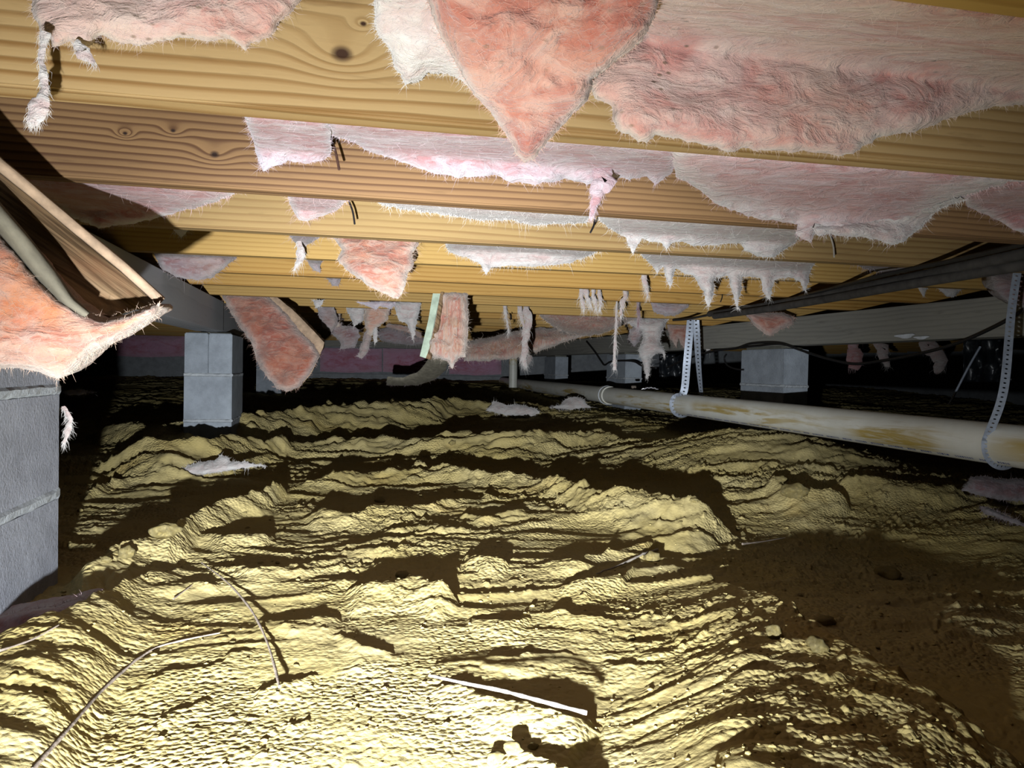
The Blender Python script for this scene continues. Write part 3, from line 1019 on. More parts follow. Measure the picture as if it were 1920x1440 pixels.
def batt(name, label, poly, depth, mat='wool_pink', thick=0.04, bulge=0.02, g=7, rag=2.0, rough=1.0, fuzz=1.0, back='up', cat='insulation', group=None, parent=None, rimw=14, wpx=None):
    """a piece of glass wool with the given outline at the given depth, a pillowed front, a thickness behind and a fuzz of loose fibres"""
    poly = np.array(poly, float)
    seed = int(abs(poly[:, 0].sum() * 3 + poly[:, 1].sum())) % 9973
    # outline resampled and ragged
    out = []
    for i in range(len(poly)):
        a, b = poly[i], poly[(i + 1) % len(poly)]
        n = max(1, int(np.hypot(*(b - a)) / (g * 0.8)))
        for k in range(n):
            out.append(a + (b - a) * k / n)
    out = np.array(out)
    nx = np.roll(out, -1, 0) - np.roll(out, 1, 0)
    nrm = np.stack([nx[:, 1], -nx[:, 0]], 1)
    nrm /= np.maximum(np.linalg.norm(nrm, axis=1), 1e-6)[:, None]
    s = np.arange(len(out))
    area = 0.5 * np.sum(poly[:, 0] * np.roll(poly[:, 1], -1) - np.roll(poly[:, 0], -1) * poly[:, 1])
    if area < 0:
        nrm = -nrm           # outward
    out = out + nrm * (rag * (noise2(s * 0.9, s * 0 + 0.3, seed) + 1.2 * noise2(s * 0.31, s * 0 + 5.3, seed + 1)))[:, None]
    lo, hi = out.min(0), out.max(0)
    gx, gy = np.meshgrid(np.arange(lo[0], hi[0], g), np.arange(lo[1], hi[1], g))
    Q = np.stack([gx.ravel(), gy.ravel()], 1) + rng.uniform(-.25, .25, (gx.size, 2)) * g
    Q = Q[in_poly(Q, out)]
    def dist(Q):
        d = np.full(len(Q), 1e9)
        A, B = out, np.roll(out, -1, 0)
        for i0 in range(0, len(Q), 4000):
            q = Q[i0:i0 + 4000]
            ab = (B - A)[None]
            aq = q[:, None] - A[None]
            t = np.clip((aq * ab).sum(2) / np.maximum((ab ** 2).sum(2), 1e-9), 0, 1)
            d[i0:i0 + 4000] = np.sqrt(((aq - ab * t[..., None]) ** 2).sum(2)).min(1)
        return d
    if len(Q):
        Q = Q[dist(Q) > g * 0.5]
    nb = len(out)
    pts = [Vector((float(a), float(b))) for a, b in np.concatenate([out, Q])]
    edges = [(i, (i + 1) % nb) for i in range(nb)]
    vs, es, fs, ov, oe, of = delaunay_2d_cdt(pts, edges, [], 1, 1e-4, True)
    P2 = np.array([[v.x, v.y] for v in vs])
    tri = np.array([f for f in fs if len(f) == 3], int)
    tri = tri[in_poly(P2[tri].mean(1), out)]
    D = dist(P2)
    Yd = depth(P2)
    W = at_np(P2, Yd)
    rdir = np.array(CAM)[None] - W
    rdir /= np.linalg.norm(rdir, axis=1)[:, None]
    wpx_ = wpx or max(10.0, min(60.0, D.max() * 0.9))
    prof = np.sqrt(np.clip(1 - (1 - np.clip(D / wpx_, 0, 1)) ** 2, 0, 1))
    sc = 1.0
    k_ = float(np.clip(Yd.mean(), 0.9, 2.2)) ** 0.5
    fold = 1 - 2 * np.abs(noise3(W[:, 0] * 9 + 3, W[:, 1] * 9, W[:, 2] * 20, seed + 5))
    nz = 0.018 * k_ * noise3(W[:, 0] * 9, W[:, 1] * 9, W[:, 2] * 14, seed) + 0.009 * fold + 0.007 * k_ * noise3(W[:, 0] * 26, W[:, 1] * 26, W[:, 2] * 38, seed + 1) \
        + 0.0045 * noise3(W[:, 0] * 70, W[:, 1] * 70, W[:, 2] * 95, seed + 2)
    Wf = W + rdir * (bulge * prof + rough * nz * np.clip(D / (g * 1.2), 0, 1))[:, None]
    bdir = np.array([0.0, 0.10, 1.0]) if back == 'up' else (np.array([0.0, 1.0, 0.15]))
    bp = np.sqrt(np.clip(1 - (1 - np.clip(D / max(8, wpx_ * 0.4), 0, 1)) ** 2, 0, 1))
    Wb = W + bdir[None] * (thick * bp)[:, None]
    n = len(P2)
    bset = D < 0.05
    mapb = np.arange(n) + n
    V = np.concatenate([Wf, Wb])
    F = np.concatenate([tri[:, ::-1], mapb[tri]])
    used = np.unique(F)
    rem = np.full(len(V), -1)
    rem[used] = np.arange(len(used))
    V, F = V[used], rem[F]
    rimv = np.concatenate([1 - np.clip(D / rimw, 0, 1)] * 2)[used]
    c = (V.min(0) + V.max(0)) / 2
    if parent is not None:
        c = np.array(parent.location)
    me = np_mesh(name, V - c, F)
    a = me.attributes.new('rim', 'FLOAT', 'POINT')
    if len(me.vertices) == len(rimv):
        a.data.foreach_set('value', rimv.astype(np.float32))
    o = link(name, me, M[mat])
    if parent is None:
        o.location = c
        tag(o, label, cat, group)
    else:
        o.parent = parent
    # fuzz: along the outline, and lying on the face
    if fuzz > 0:
        s0 = 1.0 / FPX
        nE = int(nb * 6.5 * fuzz)
        ii = rng.integers(0, nb, nE)
        rootpx = out[ii] - nrm[ii] * rng.uniform(0, 5, nE)[:, None]
        ang = rng.normal(0, 0.6, nE)
        dx = nrm[ii][:, 0] * np.cos(ang) - nrm[ii][:, 1] * np.sin(ang)
        dy = nrm[ii][:, 0] * np.sin(ang) + nrm[ii][:, 1] * np.cos(ang)
        YY_ = depth(rootpx) - 0.002
        P0 = at_np(rootpx, YY_)
        P1 = at_np(rootpx + np.stack([dx, dy], 1), YY_)
        Dd = P1 - P0
        Dd /= np.linalg.norm(Dd, axis=1)[:, None]
        Dd = Dd + rng.normal(0, 0.25, Dd.shape)
        Dd /= np.linalg.norm(Dd, axis=1)[:, None]
        ln = np.clip(rng.exponential(4.6, nE) + 2.5, 2.5, 26) * s0 * np.maximum(YY_, 0.9) * (0.55 if YY_.mean() > 2.2 else 0.9)
        wd = np.full(nE, 0.00030) * np.maximum(YY_, 0.8) ** 0.7
        nS = int(len(P2) * 0.45 * fuzz)
        jj = rng.integers(0, n, nS)
        Ps = Wf[jj] + rdir[jj] * 0.0006
        Ds = rng.normal(0, 1, (nS, 3))
        Ds[:, 0] *= 1.8
        Ds -= rdir[jj] * (Ds * rdir[jj]).sum(1)[:, None] * 0.93
        Ds /= np.linalg.norm(Ds, axis=1)[:, None]
        keep = D[jj] > 6
        lS = rng.uniform(0.004, 0.018, nS) * np.minimum(1.3, np.maximum(0.7, Yd[jj] * 0.8))
        wS = np.full(nS, 0.00020) * np.maximum(Yd[jj], 0.8) ** 0.6
        fibres('loose_fibres', np.concatenate([P0, Ps[keep]]), np.concatenate([Dd, Ds[keep]]), None, mat, o if parent is None else parent,
               np.concatenate([ln, lS[keep]]), np.concatenate([wd, wS[keep]]))
    return o

def wisp(label, path, widths, Y, mat='wool_white', cat='insulation strand', group=None, frayed=1.0):
    """a strand of wool hanging along a pixel path with pixel widths"""
    pts = [at(px, py, Y) for px, py in path]
    if Y > 2.2 or mat == 'hang':
        widths = [widths[0]] + list(widths)
        pts = [Vector((pts[0].x, pts[0].y, ZJ + 0.172))] + pts
    sm = catmull(pts, 7)
    ws = np.interp(np.linspace(0, 1, len(sm)), np.linspace(0, 1, len(widths)), widths) * Y / FPX / 2
    seed = int(path[0][0] * 7 + path[0][1]) % 991
    i = np.arange(len(sm))
    ws = np.maximum(ws * (0.85 + 0.5 * noise2(i * 0.33, i * 0 + 0.4, seed)), 0.0005)
    for q, p in enumerate(sm):
        p.x += float(noise2(np.array(q * 0.4), np.array(0.7), seed + 1)) * ws[q] * 0.8
    V, F = tube_data(sm, list(ws), 8, 0.45)
    c = (Vector(sm[0]) + Vector(sm[-1])) / 2
    o = link('insulation_strand', pydata('insulation_strand', [v - c for v in V], F), M[mat])
    o.location = c
    tag(o, label, cat, group)
    n = int(70 * len(path) * frayed)
    t = rng.uniform(0, len(sm) - 1.01, n)
    k = t.astype(int)
    S = np.array([tuple(p) for p in sm])
    Rw = ws[k]
    P = S[k] + (S[k + 1] - S[k]) * (t - k)[:, None]
    D = rng.normal(0, 1, (n, 3)) * np.array([0.42, 0.25, 0.3]) + np.array([0, 0, -1.0])
    D /= np.linalg.norm(D, axis=1)[:, None]
    P = P + rng.uniform(-1, 1, (n, 1)) * Rw[:, None] * np.array([[1.0, 0.2, 0]])
    ln = (rng.uniform(4, 22, n)) * Y / FPX * 0.8
    fibres('loose_fibres', P, D, None, mat, o, ln, np.full(n, 0.00032) * max(Y, 0.8) ** 0.7, 0.6)
    return o

T = -70
# --- bay in front of the knotted joist
batt('insulation_batt', 'ragged pink fringe of insulation over the knotted joist at the upper left', [(55, T), (60, 20), (72, 55), (98, 88), (130, 80), (165, 84), (190, 64), (215, 74), (250, 86), (300, 80), (360, 70), (390, 78), (425, 72), (448, 84), (460, 94), (472, 78), (510, 70), (520, 48), (545, 25), (565, 0), (572, T)],
     bay(1, 60), 'wool_dirty', 0.05, 0.02, 7, 5)
a2 = batt('torn_insulation_flap', 'large salmon triangular insulation flap hanging at the top middle', [(790, T), (800, 0), (822, 60), (852, 115), (885, 172), (922, 215), (950, 252), (965, 285), (982, 303), (1000, 300), (1020, 275), (1040, 252), (1075, 215), (1103, 188), (1112, 150), (1150, 118), (1200, 80), (1230, 30), (1248, T)],
          plane(0.60, 0.80, -70, 300), 'wool_salmon', 0.05, 0.035, 7, 3, 1.5, back='y')
batt('torn_edge', None, [(698, T), (703, 55), (733, 98), (742, 130), (760, 158), (790, 150), (802, 134), (850, 142), (890, 172), (900, 60), (900, T)], plane(0.66, 0.82, -70, 170), 'wool_white', 0.03, 0.015, 7, 4, parent=a2, back='y')
batt('insulation_batt', 'wide specked pink batt sagging at the upper right', [(1250, T), (1205, 60), (1165, 92), (1130, 118), (1104, 150), (1115, 185), (1145, 200), (1155, 240), (1190, 260), (1213, 270), (1228, 252), (1290, 264), (1378, 286), (1392, 277), (1440, 281), (1530, 286), (1572, 294), (1612, 280), (1650, 256), (1720, 245), (1800, 216), (1850, 203), (1925, 196), (2000, 190), (2000, T)],
     bay(1, 150, 0.03), 'wool_dirty', 0.06, 0.03, 8, 4, 0.75)
wisp('pale wool wisp dangling across the two nearest joists at the upper left', [(84, 60), (78, 110), (84, 165), (74, 205), (62, 235)], [20, 12, 16, 52, 6], 0.72, 'wool_white', frayed=2.2)
wisp('small white tuft beside the dangling wisp at the upper left', [(140, 80), (160, 100), (176, 118)], [20, 34, 8], 0.74, 'wool_white')
# --- bay between the first two joists
batt('insulation_batt', 'white and pink flap tucked under the knotted joist, left of a wire rod', [(452, 190), (462, 228), (474, 265), (484, 300), (494, 322), (520, 310), (540, 302), (575, 307), (608, 300), (622, 284), (618, 215)], bay(2), 'wool_lilac', 0.04, 0.015, 6, 2)
batt('insulation_batt', 'long lilac pink batt sagging behind the salmon flap', [(612, 205), (618, 254), (648, 262), (700, 286), (760, 306), (820, 326), (870, 334), (930, 330), (960, 342), (1010, 345), (1060, 336), (1100, 346), (1140, 332), (1180, 336), (1212, 330), (1228, 348), (1246, 332), (1262, 322), (1275, 262)], bay(2, 60), 'wool_lilac', 0.06, 0.025, 7, 3, 1.2)
b3 = batt('insulation_batt', 'broad pink batt with white torn lip, sagging over two joists at the right', [(1255, 255), (1266, 332), (1300, 348), (1350, 386), (1420, 410), (1462, 416), (1498, 420), (1490, 440), (1520, 456), (1530, 436), (1600, 440), (1640, 443), (1670, 456), (1692, 448), (1716, 430), (1742, 410), (1762, 384), (1800, 374), (1860, 352), (1930, 342), (2000, 338), (2000, 290)], bay(2, 110), 'wool_pink', 0.07, 0.03, 7, 3, 1.2, rimw=48)
batt('torn_lip', None, [(1524, 428), (1560, 420), (1620, 414), (1690, 402), (1750, 386), (1800, 370), (1812, 374), (1764, 392), (1742, 412), (1718, 434), (1694, 452), (1672, 460), (1640, 447), (1600, 444), (1556, 440), (1532, 442)], lambda P: bay(2, 110)(P) - 0.022, 'wool_white', 0.02, 0.014, 6, 3, parent=b3, rimw=8)
b3.children[-1]['label'] = 'white torn lip of the batt'
batt('insulation_batt', 'dull pink lump at the right edge below the near joist', [(1790, 330), (1815, 388), (1870, 412), (1900, 432), (2000, 450), (2000, 330)], bay(2, 80, 0.05), 'wool_pink', 0.05, 0.02, 8, 3)
wisp('pink tongue of wool hanging below the long lilac batt', [(1130, 288), (1128, 325), (1124, 352), (1114, 382), (1107, 408)], [26, 40, 34, 18, 2], 1.255, 'wool_lilac', frayed=1.6)
# --- bay 3
batt('insulation_batt', 'pink batt half in shade above the torn salmon batt, at the left', [(-20, 300), (30, 352), (90, 385), (150, 415), (185, 427), (250, 420), (300, 408), (340, 396), (380, 386), (420, 372), (452, 358), (452, 335), (200, 318)], bay(3, 60), 'wool_pink', 0.06, 0.02, 6, 3)
batt('insulation_batt', 'small pink corner of a batt beside the second wire rod', [(535, 345), (540, 375), (550, 396), (560, 411), (576, 416), (600, 406), (630, 396), (656, 372), (652, 350)], bay(3), 'wool_pink', 0.03, 0.015, 5, 2)
batt('insulation_batt', 'thin strip of pale batt showing over the olive joist', [(686, 362), (720, 386), (760, 393), (850, 405), (900, 413), (960, 413), (1000, 423), (1050, 420), (1100, 419), (1112, 400), (1112, 380)], bay(3), 'wool_white', 0.03, 0.012, 5, 2)
batt('insulation_batt', 'bleached white batt with two hanging peaks over the olive joist', [(1112, 385), (1126, 416), (1150, 433), (1174, 446), (1181, 464), (1187, 476), (1195, 460), (1204, 446), (1218, 454), (1240, 455), (1250, 469), (1259, 455), (1280, 452), (1300, 461), (1340, 459), (1390, 456), (1396, 470), (1420, 481), (1450, 483), (1470, 468), (1490, 456), (1505, 440), (1560, 432), (1560, 405)], bay(3, 40), 'wool_white', 0.05, 0.018, 6, 2, 1.2)
# --- bay 4
batt('insulation_tuft', 'tiny white tuft in shade near the left girder top', [(312, 412), (326, 433), (340, 446), (352, 435), (372, 414)], bay(4), 'wool_white', 0.02, 0.008, 5, 2)
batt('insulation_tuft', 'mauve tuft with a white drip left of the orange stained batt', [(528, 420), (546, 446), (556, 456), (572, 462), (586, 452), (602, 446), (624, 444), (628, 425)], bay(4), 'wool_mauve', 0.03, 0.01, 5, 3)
batt('insulation_batt', 'orange stained batt end hanging below the joists left of centre', [(612, 432), (632, 456), (640, 468), (632, 486), (650, 506), (690, 536), (720, 551), (746, 561), (760, 540), (765, 515), (776, 495), (772, 475), (786, 458), (782, 436)], plane(1.93, 1.88, 440, 560), 'wool_orange', 0.07, 0.03, 5, 2, 1.2, back='y')
batt('insulation_batt', 'pale pink batt drooping to a point right of the orange stained batt', [(826, 438), (842, 474), (870, 481), (900, 494), (911, 516), (922, 500), (960, 498), (1010, 500), (1060, 495), (1092, 485), (1132, 468), (1124, 446)], bay(4), 'wool_white', 0.04, 0.015, 5, 2)
batt('insulation_batt', 'fringed pale batt with many hanging strands right of centre', [(1190, 455), (1204, 480), (1233, 512), (1243, 500), (1249, 528), (1258, 538), (1266, 503), (1300, 520), (1318, 545), (1328, 580), (1336, 560), (1340, 520), (1366, 518), (1376, 555), (1383, 582), (1389, 545), (1392, 518), (1424, 522), (1434, 555), (1444, 562), (1451, 525), (1480, 518), (1500, 530), (1511, 546), (1521, 505), (1531, 488), (1526, 468)], bay(4, 30, 0.03), 'wool_white', 0.05, 0.02, 5, 3, 1.2)
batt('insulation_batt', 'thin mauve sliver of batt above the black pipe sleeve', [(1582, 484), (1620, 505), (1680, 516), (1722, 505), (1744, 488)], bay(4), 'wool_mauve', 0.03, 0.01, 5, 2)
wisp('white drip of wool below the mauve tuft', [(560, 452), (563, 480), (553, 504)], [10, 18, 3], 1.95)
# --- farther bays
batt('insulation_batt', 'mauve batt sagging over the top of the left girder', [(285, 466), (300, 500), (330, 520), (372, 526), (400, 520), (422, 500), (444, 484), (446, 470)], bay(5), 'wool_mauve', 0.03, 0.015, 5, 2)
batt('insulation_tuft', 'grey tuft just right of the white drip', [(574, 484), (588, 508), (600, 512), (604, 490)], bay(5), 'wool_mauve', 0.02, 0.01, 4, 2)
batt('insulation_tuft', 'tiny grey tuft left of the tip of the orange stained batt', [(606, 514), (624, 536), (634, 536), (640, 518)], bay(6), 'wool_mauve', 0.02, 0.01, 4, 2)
b = batt('insulation_batt', 'thick salmon batt with tan paper edge hanging beside the smooth grey pier', [(412, 548), (440, 600), (470, 640), (488, 690), (520, 728), (536, 736), (560, 726), (582, 700), (600, 668), (590, 648), (566, 624), (540, 590), (518, 566), (500, 552)], plane(3.25, 3.05, 550, 735), 'wool_salmon', 0.10, 0.05, 5, 2, 1.5, back='y')
batt('paper_facing', None, [(500, 552), (518, 556), (548, 580), (580, 612), (608, 642), (606, 652), (584, 700), (560, 728), (574, 694), (594, 660), (586, 648), (562, 620), (534, 588)], plane(3.24, 3.08, 550, 735), 'wool_salmon', 0.08, 0.004, 5, 0.5, 0.3, 0, 'y', parent=b)
bpy.data.objects['paper_facing'].data.materials.clear(); bpy.data.objects['paper_facing'].data.materials.append(M['kraft_tan'])
f = batt('insulation_batt', 'layered orange batt end hanging straight down at centre', [(822, 545), (812, 600), (799, 664), (816, 672), (838, 676), (848, 692), (858, 672), (872, 668), (878, 620), (877, 548)], plane(2.92, 2.86, 550, 690), 'wool_layered', 0.12, 0.03, 4, 2, 1.4, back='y')
def facing(name, poly, depth, mat, parent, thick=0.004, label=None):
    """a sheet of paper facing: an outline with its own folds and thickness"""
    P = np.array(poly, float)
    W = at_np(P, depth(P))
    n = len(P)
    off = np.array([0.004, thick, 0.0])
    V = np.concatenate([W, W + off]) - np.array(parent.location)
    Fc = [tuple(range(n)), tuple(range(2 * n - 1, n - 1, -1))] + [(i, n + i, n + (i + 1) % n, (i + 1) % n) for i in range(n)]
    o = link(name, pydata(name, V, Fc, False), M[mat])
    o.parent = parent
    if label:
        o['label'] = label
    return o
facing('paper_facing', [(812, 548), (803, 600), (787, 668), (799, 672), (804, 655), (815, 600), (826, 548)], plane(2.90, 2.84, 550, 690), 'kraft_green', f, 0.01, 'pale green folded paper flange')
facing('paper_facing', [(826, 548), (817, 600), (806, 652), (798, 672), (806, 674), (816, 640), (824, 600), (831, 548)], plane(2.88, 2.83, 550, 690), 'kraft', f, 0.01, 'brown paper edge')
# cluster left of the layered batt
for lab, poly, Y, mt in [
    ('dusty tuft of torn wool at the left of the far cluster', [(592, 588), (604, 612), (622, 622), (634, 606), (626, 590)], 3.9, 'wool_mauve'),
    ('orange tinged scrap of wool in the far cluster', [(606, 594), (616, 618), (636, 612), (640, 592)], 4.1, 'wool_orange'),
    ('brown grey sheet of wool drooping low in the far cluster', [(636, 572), (618, 600), (612, 612), (640, 645), (636, 656), (664, 652), (676, 630), (668, 612), (640, 610)], 4.40, 'wool_mauve'),
    ('pale streaked scrap of wool above the brown grey sheet', [(648, 592), (664, 612), (682, 600), (684, 590)], 3.8, 'wool_white'),
    ('white and salmon torn piece hanging in the far cluster', [(682, 588), (684, 612), (688, 626), (696, 630), (704, 618), (712, 610), (728, 600), (732, 590)], 3.7, 'wool_orange'),
    ('narrow mauve strip hanging lowest in the far cluster', [(684, 622), (676, 650), (668, 668), (678, 672), (690, 660), (696, 634), (696, 612)], 3.72, 'wool_mauve'),
    ('white drip under the salmon torn piece', [(698, 618), (700, 640), (702, 646), (708, 640), (707, 605)], 3.69, 'wool_white'),
    ('white and pink tuft with a thin tail left of the layered batt', [(736, 584), (748, 602), (764, 608), (776, 640), (780, 610), (790, 588), (786, 580)], 3.6, 'wool_white'),
    ('row of small lilac tufts under the seventh joist', [(668, 566), (690, 574), (704, 582), (712, 574), (730, 580), (742, 572), (742, 566)], 3.35, 'wool_lilac'),
    ('little white tuft at the left under the seventh joist', [(585, 562), (592, 578), (602, 574), (606, 562)], 3.3, 'wool_white')]:
    if Y >= 3.6:
        poly = [(a, b - 18 if b < 598 else b) for a, b in poly]
    batt('insulation_tuft', lab, poly, plane(Y, Y - 0.02, 560, 680), mt, 0.03, 0.015, 4, 2, 1.0, back='y')
batt('insulation_tuft', 'salmon edge of a batt behind the thin tailed tuft', [(722, 612), (760, 622), (790, 634), (790, 624), (760, 612), (730, 606)], plane(5.2, 5.2, 600, 640), 'wool_salmon', 0.05, 0.02, 4, 1, back='y')
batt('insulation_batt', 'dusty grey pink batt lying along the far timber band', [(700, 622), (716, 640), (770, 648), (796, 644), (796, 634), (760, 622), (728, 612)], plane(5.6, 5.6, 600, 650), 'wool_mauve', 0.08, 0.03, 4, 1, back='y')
# right of the layered batt
batt('insulation_batt', 'long orange batt bowing down right of the layered batt', [(872, 640), (900, 636), (936, 628), (973, 619), (1010, 615), (1045, 615), (1066, 624), (1092, 630), (1064, 640), (1030, 652), (1002, 661), (958, 673), (920, 676), (870, 678)], plane(5.0, 4.8, 610, 680), 'wool_layered', 0.10, 0.05, 4, 2, 1.2, back='y')
batt('insulation_batt', 'upper streaked batt swagged between the white strands', [(1000, 574), (1016, 596), (1036, 612), (1064, 626), (1100, 630), (1130, 626), (1158, 614), (1190, 598), (1252, 588), (1254, 574), (1180, 580), (1100, 578)], plane(3.9, 4.3, 575, 630), 'wool_layered', 0.08, 0.035, 4, 2, 1.2, back='y')
batt('insulation_batt', 'torn white clump dripping to a point left of the strap pair', [(1172, 602), (1186, 612), (1204, 622), (1206, 636), (1198, 652), (1200, 668), (1206, 684), (1209, 700), (1214, 712), (1219, 690), (1220, 672), (1228, 664), (1240, 660), (1246, 672), (1246, 656), (1238, 640), (1240, 622), (1250, 606), (1258, 592), (1214, 592)], plane(4.1, 4.0, 600, 710), 'wool_white', 0.06, 0.03, 4, 2, 1.2, back='y')
batt('insulation_tuft', 'mauve tuft just left of the torn white clump', [(1180, 618), (1178, 636), (1188, 650), (1198, 640), (1204, 624), (1194, 612)], plane(4.2, 4.2, 610, 650), 'wool_mauve', 0.03, 0.02, 4, 2, back='y')
batt('insulation_batt', 'salmon batt end seen between and behind the strap pair', [(1250, 608), (1256, 636), (1268, 650), (1272, 632), (1280, 652), (1318, 656), (1322, 648), (1320, 626), (1346, 632), (1352, 616), (1340, 606), (1290, 604)], plane(4.75, 4.7, 600, 655), 'wool_salmon', 0.08, 0.03, 4, 2, back='y')
batt('insulation_tuft', 'white tuft at the edge of the salmon batt by the strap pair', [(1318, 636), (1322, 654), (1330, 662), (1334, 646), (1328, 632)], plane(4.55, 4.55, 600, 655), 'wool_white', 0.03, 0.015, 4, 1, back='y')
batt('insulation_batt', 'brownish pink batt corner hanging over the right girder', [(1396, 586), (1410, 606), (1432, 626), (1444, 630), (1464, 618), (1486, 608), (1490, 596), (1470, 586)], plane(3.45, 3.4, 585, 630), 'wool_salmon', 0.06, 0.03, 4, 1, back='y')
batt('insulation_tuft', 'mauve wool wad above the strap pair, left of the pipe sleeve end', [(1218, 566), (1226, 586), (1250, 594), (1272, 590), (1290, 576), (1292, 566)], plane(3.5, 3.5, 560, 600), 'wool_mauve', 0.05, 0.02, 4, 2, back='y')
batt('insulation_tuft', 'pale hooked tuft under the pipe sleeve at the right', [(1716, 528), (1722, 548), (1732, 558), (1736, 545), (1742, 532)], plane(2.85, 2.85, 500, 560), 'wool_white', 0.03, 0.015, 5, 2, back='y')
batt('insulation_tuft', 'pale thin tuft right of the hooked tuft', [(1750, 536), (1776, 556), (1788, 556), (1806, 542), (1804, 530)], plane(2.85, 2.85, 500, 560), 'wool_white', 0.03, 0.015, 5, 2, back='y')
batt('insulation_batt', 'dull mauve batt bulging at the right edge behind the long strap', [(1856, 512), (1862, 538), (1876, 556), (1900, 572), (1930, 580), (1990, 580), (1990, 506), (1900, 508)], plane(2.35, 2.3, 510, 580), 'wool_mauve', 0.08, 0.04, 6, 2, back='y')
for lab, path, wd, Y in [
    ('thick white strand hanging left of the upper streaked batt', [(986, 572), (990, 600), (986, 640), (982, 668), (986, 688)], [14, 15, 15, 12, 4], 3.7),
    ('wispy strand just left of the thick white strand', [(975, 576), (978, 596), (984, 620)], [10, 6, 2], 3.7),
    ('thin wispy strand over the long orange batt', [(948, 578), (950, 596), (954, 622)], [7, 5, 2], 3.7),
    ('long thin lacy strand hanging in front of a far pier', [(1157, 546), (1155, 600), (1153, 650), (1152, 694)], [5, 4, 8, 6], 3.2),
    ('first of four short strands under the fifth joist, from the left', [(1090, 545), (1092, 562), (1096, 580)], [8, 8, 2], 2.95),
    ('second of four short strands under the fifth joist, from the left', [(1100, 546), (1104, 562), (1108, 572)], [9, 7, 2], 2.95),
    ('third of four short strands under the fifth joist, from the left', [(1112, 546), (1116, 562), (1118, 578)], [9, 7, 2], 2.95),
    ('fourth of four short strands under the fifth joist, from the left', [(1124, 547), (1126, 566), (1124, 580)], [8, 7, 2], 2.95),
    ('forked strand right of the lacy strand', [(1172, 548), (1166, 572), (1164, 594)], [12, 9, 3], 2.95),
    ('grey strand hanging right of the forked strand', [(1196, 570), (1197, 592), (1196, 614)], [8, 6, 3], 3.32),
    ('strand drooping from the amber joist left of the fringed batt', [(1208, 516), (1212, 535), (1214, 556)], [10, 8, 3], 2.5),
    ('white wad on the pipe tip under the thick strand', [(978, 668), (988, 678), (994, 666)], [10, 14, 8], 5.6),
    ('pale strand at the corner behind the near left pier', [(118, 762), (130, 782), (128, 806), (118, 832)], [8, 9, 14, 4], 1.46)]:
    wisp(lab, path, wd, Y, 'wool_white' if 'grey' not in lab else 'wool_mauve')
# dim strands in the dark bay at the right
for lab, path, wd, Y, mt in [
    ('dim pink strand in the dark bay, nearest the pale pier', [(1600, 640), (1604, 665), (1598, 692)], [28, 30, 20], 5.2, 'wool_pink'),
    ('dim pale strand in the middle of the dark bay', [(1646, 640), (1656, 662), (1664, 688)], [20, 22, 12], 5.2, 'wool_white'),
    ('dim torn white rag in the dark bay, beside the black film', [(1740, 640), (1758, 662), (1762, 696)], [30, 38, 22], 4.6, 'wool_white')]:
    wisp(lab, path, wd, Y, mt, frayed=0.6)

# --- the torn batt at the left edge, with its paper facing
near = batt('torn_insulation_batt', 'large torn salmon batt hanging over the near pier at the left edge', [(-90, 340), (-20, 420), (30, 470), (70, 520), (110, 560), (150, 585), (190, 598), (240, 590), (300, 566), (296, 590), (270, 605), (240, 625), (215, 640), (180, 655), (160, 672), (130, 700), (110, 712), (80, 700), (40, 690), (-90, 690)],
            plane(1.0, 1.06, 300, 700, 0.25, 100), 'wool_orange', 0.08, 0.05, 6, 2, 1.4, back='y', wpx=50)
def curled(name, A, B, YA, YB, dip, mat, parent, label, rib=0.004, nu=60, nv=22, thick=0.003):
    """a sheet between two pixel edges A and B with their own depths, dipping away in between and ribbed lengthwise"""
    def samp(L, t):
        L = np.array(L, float)
        d = np.concatenate([[0], np.cumsum(np.hypot(*np.diff(L, axis=0).T))])
        return np.stack([np.interp(t * d[-1], d, L[:, 0]), np.interp(t * d[-1], d, L[:, 1])], 1)
    t = np.linspace(0, 1, nu)
    pa, pb = samp(A, t), samp(B, t)
    V = []
    for j in range(nv):
        v = j / (nv - 1)
        P = pa * (1 - v) + pb * v
        Yv = np.interp(t, [0, 1], YA) * (1 - v) + np.interp(t, [0, 1], YB) * v + dip * math.sin(math.pi * v) ** 0.8
        Yv = Yv + rib * noise2(np.full(nu, v * 16.0), t * 3.0, 81) + rib * 1.5 * noise2(np.full(nu, v * 5.0), t * 4.0, 82)
        V.append(at_np(P, Yv))
    V = np.concatenate(V) - np.array(parent.location)
    k = np.arange(nu * nv).reshape(nv, nu)
    F = np.stack([k[:-1, :-1].ravel(), k[:-1, 1:].ravel(), k[1:, 1:].ravel(), k[1:, :-1].ravel()], 1)
    o = link(name, np_mesh(name, V, F), M[mat])
    o.parent = parent
    md = o.modifiers.new('thickness', 'SOLIDIFY')
    md.thickness = thick
    o['label'] = label
    return o
curled('paper_facing', [(-90, 224), (0, 310), (60, 358), (150, 434), (230, 500), (303, 566)], [(-90, 380), (-10, 440), (50, 500), (100, 555), (150, 590), (205, 596)], (0.95, 1.13), (1.02, 1.09), 0.07, 'kraft', near, 'brown ribbed kraft paper facing')
curled('paper_edge', [(-90, 219), (0, 304), (60, 353), (150, 430), (230, 496), (304, 563)], [(-90, 229), (0, 315), (60, 363), (150, 438), (230, 503), (302, 568)], (0.945, 1.12), (0.945, 1.12), -0.004, 'kraft_tan', near, 'raised paper rim along the facing', 0.001, 60, 5, 0.006)
curled('paper_fold', [(-90, 300), (-10, 376), (50, 446), (100, 510), (135, 562), (165, 590)], [(-90, 352), (-20, 412), (30, 468), (80, 530), (118, 568), (160, 592)], (0.94, 1.05), (0.96, 1.045), -0.02, 'kraft_grey', near, 'grey paper fold between wool and facing', 0.004, 50, 8, 0.004)

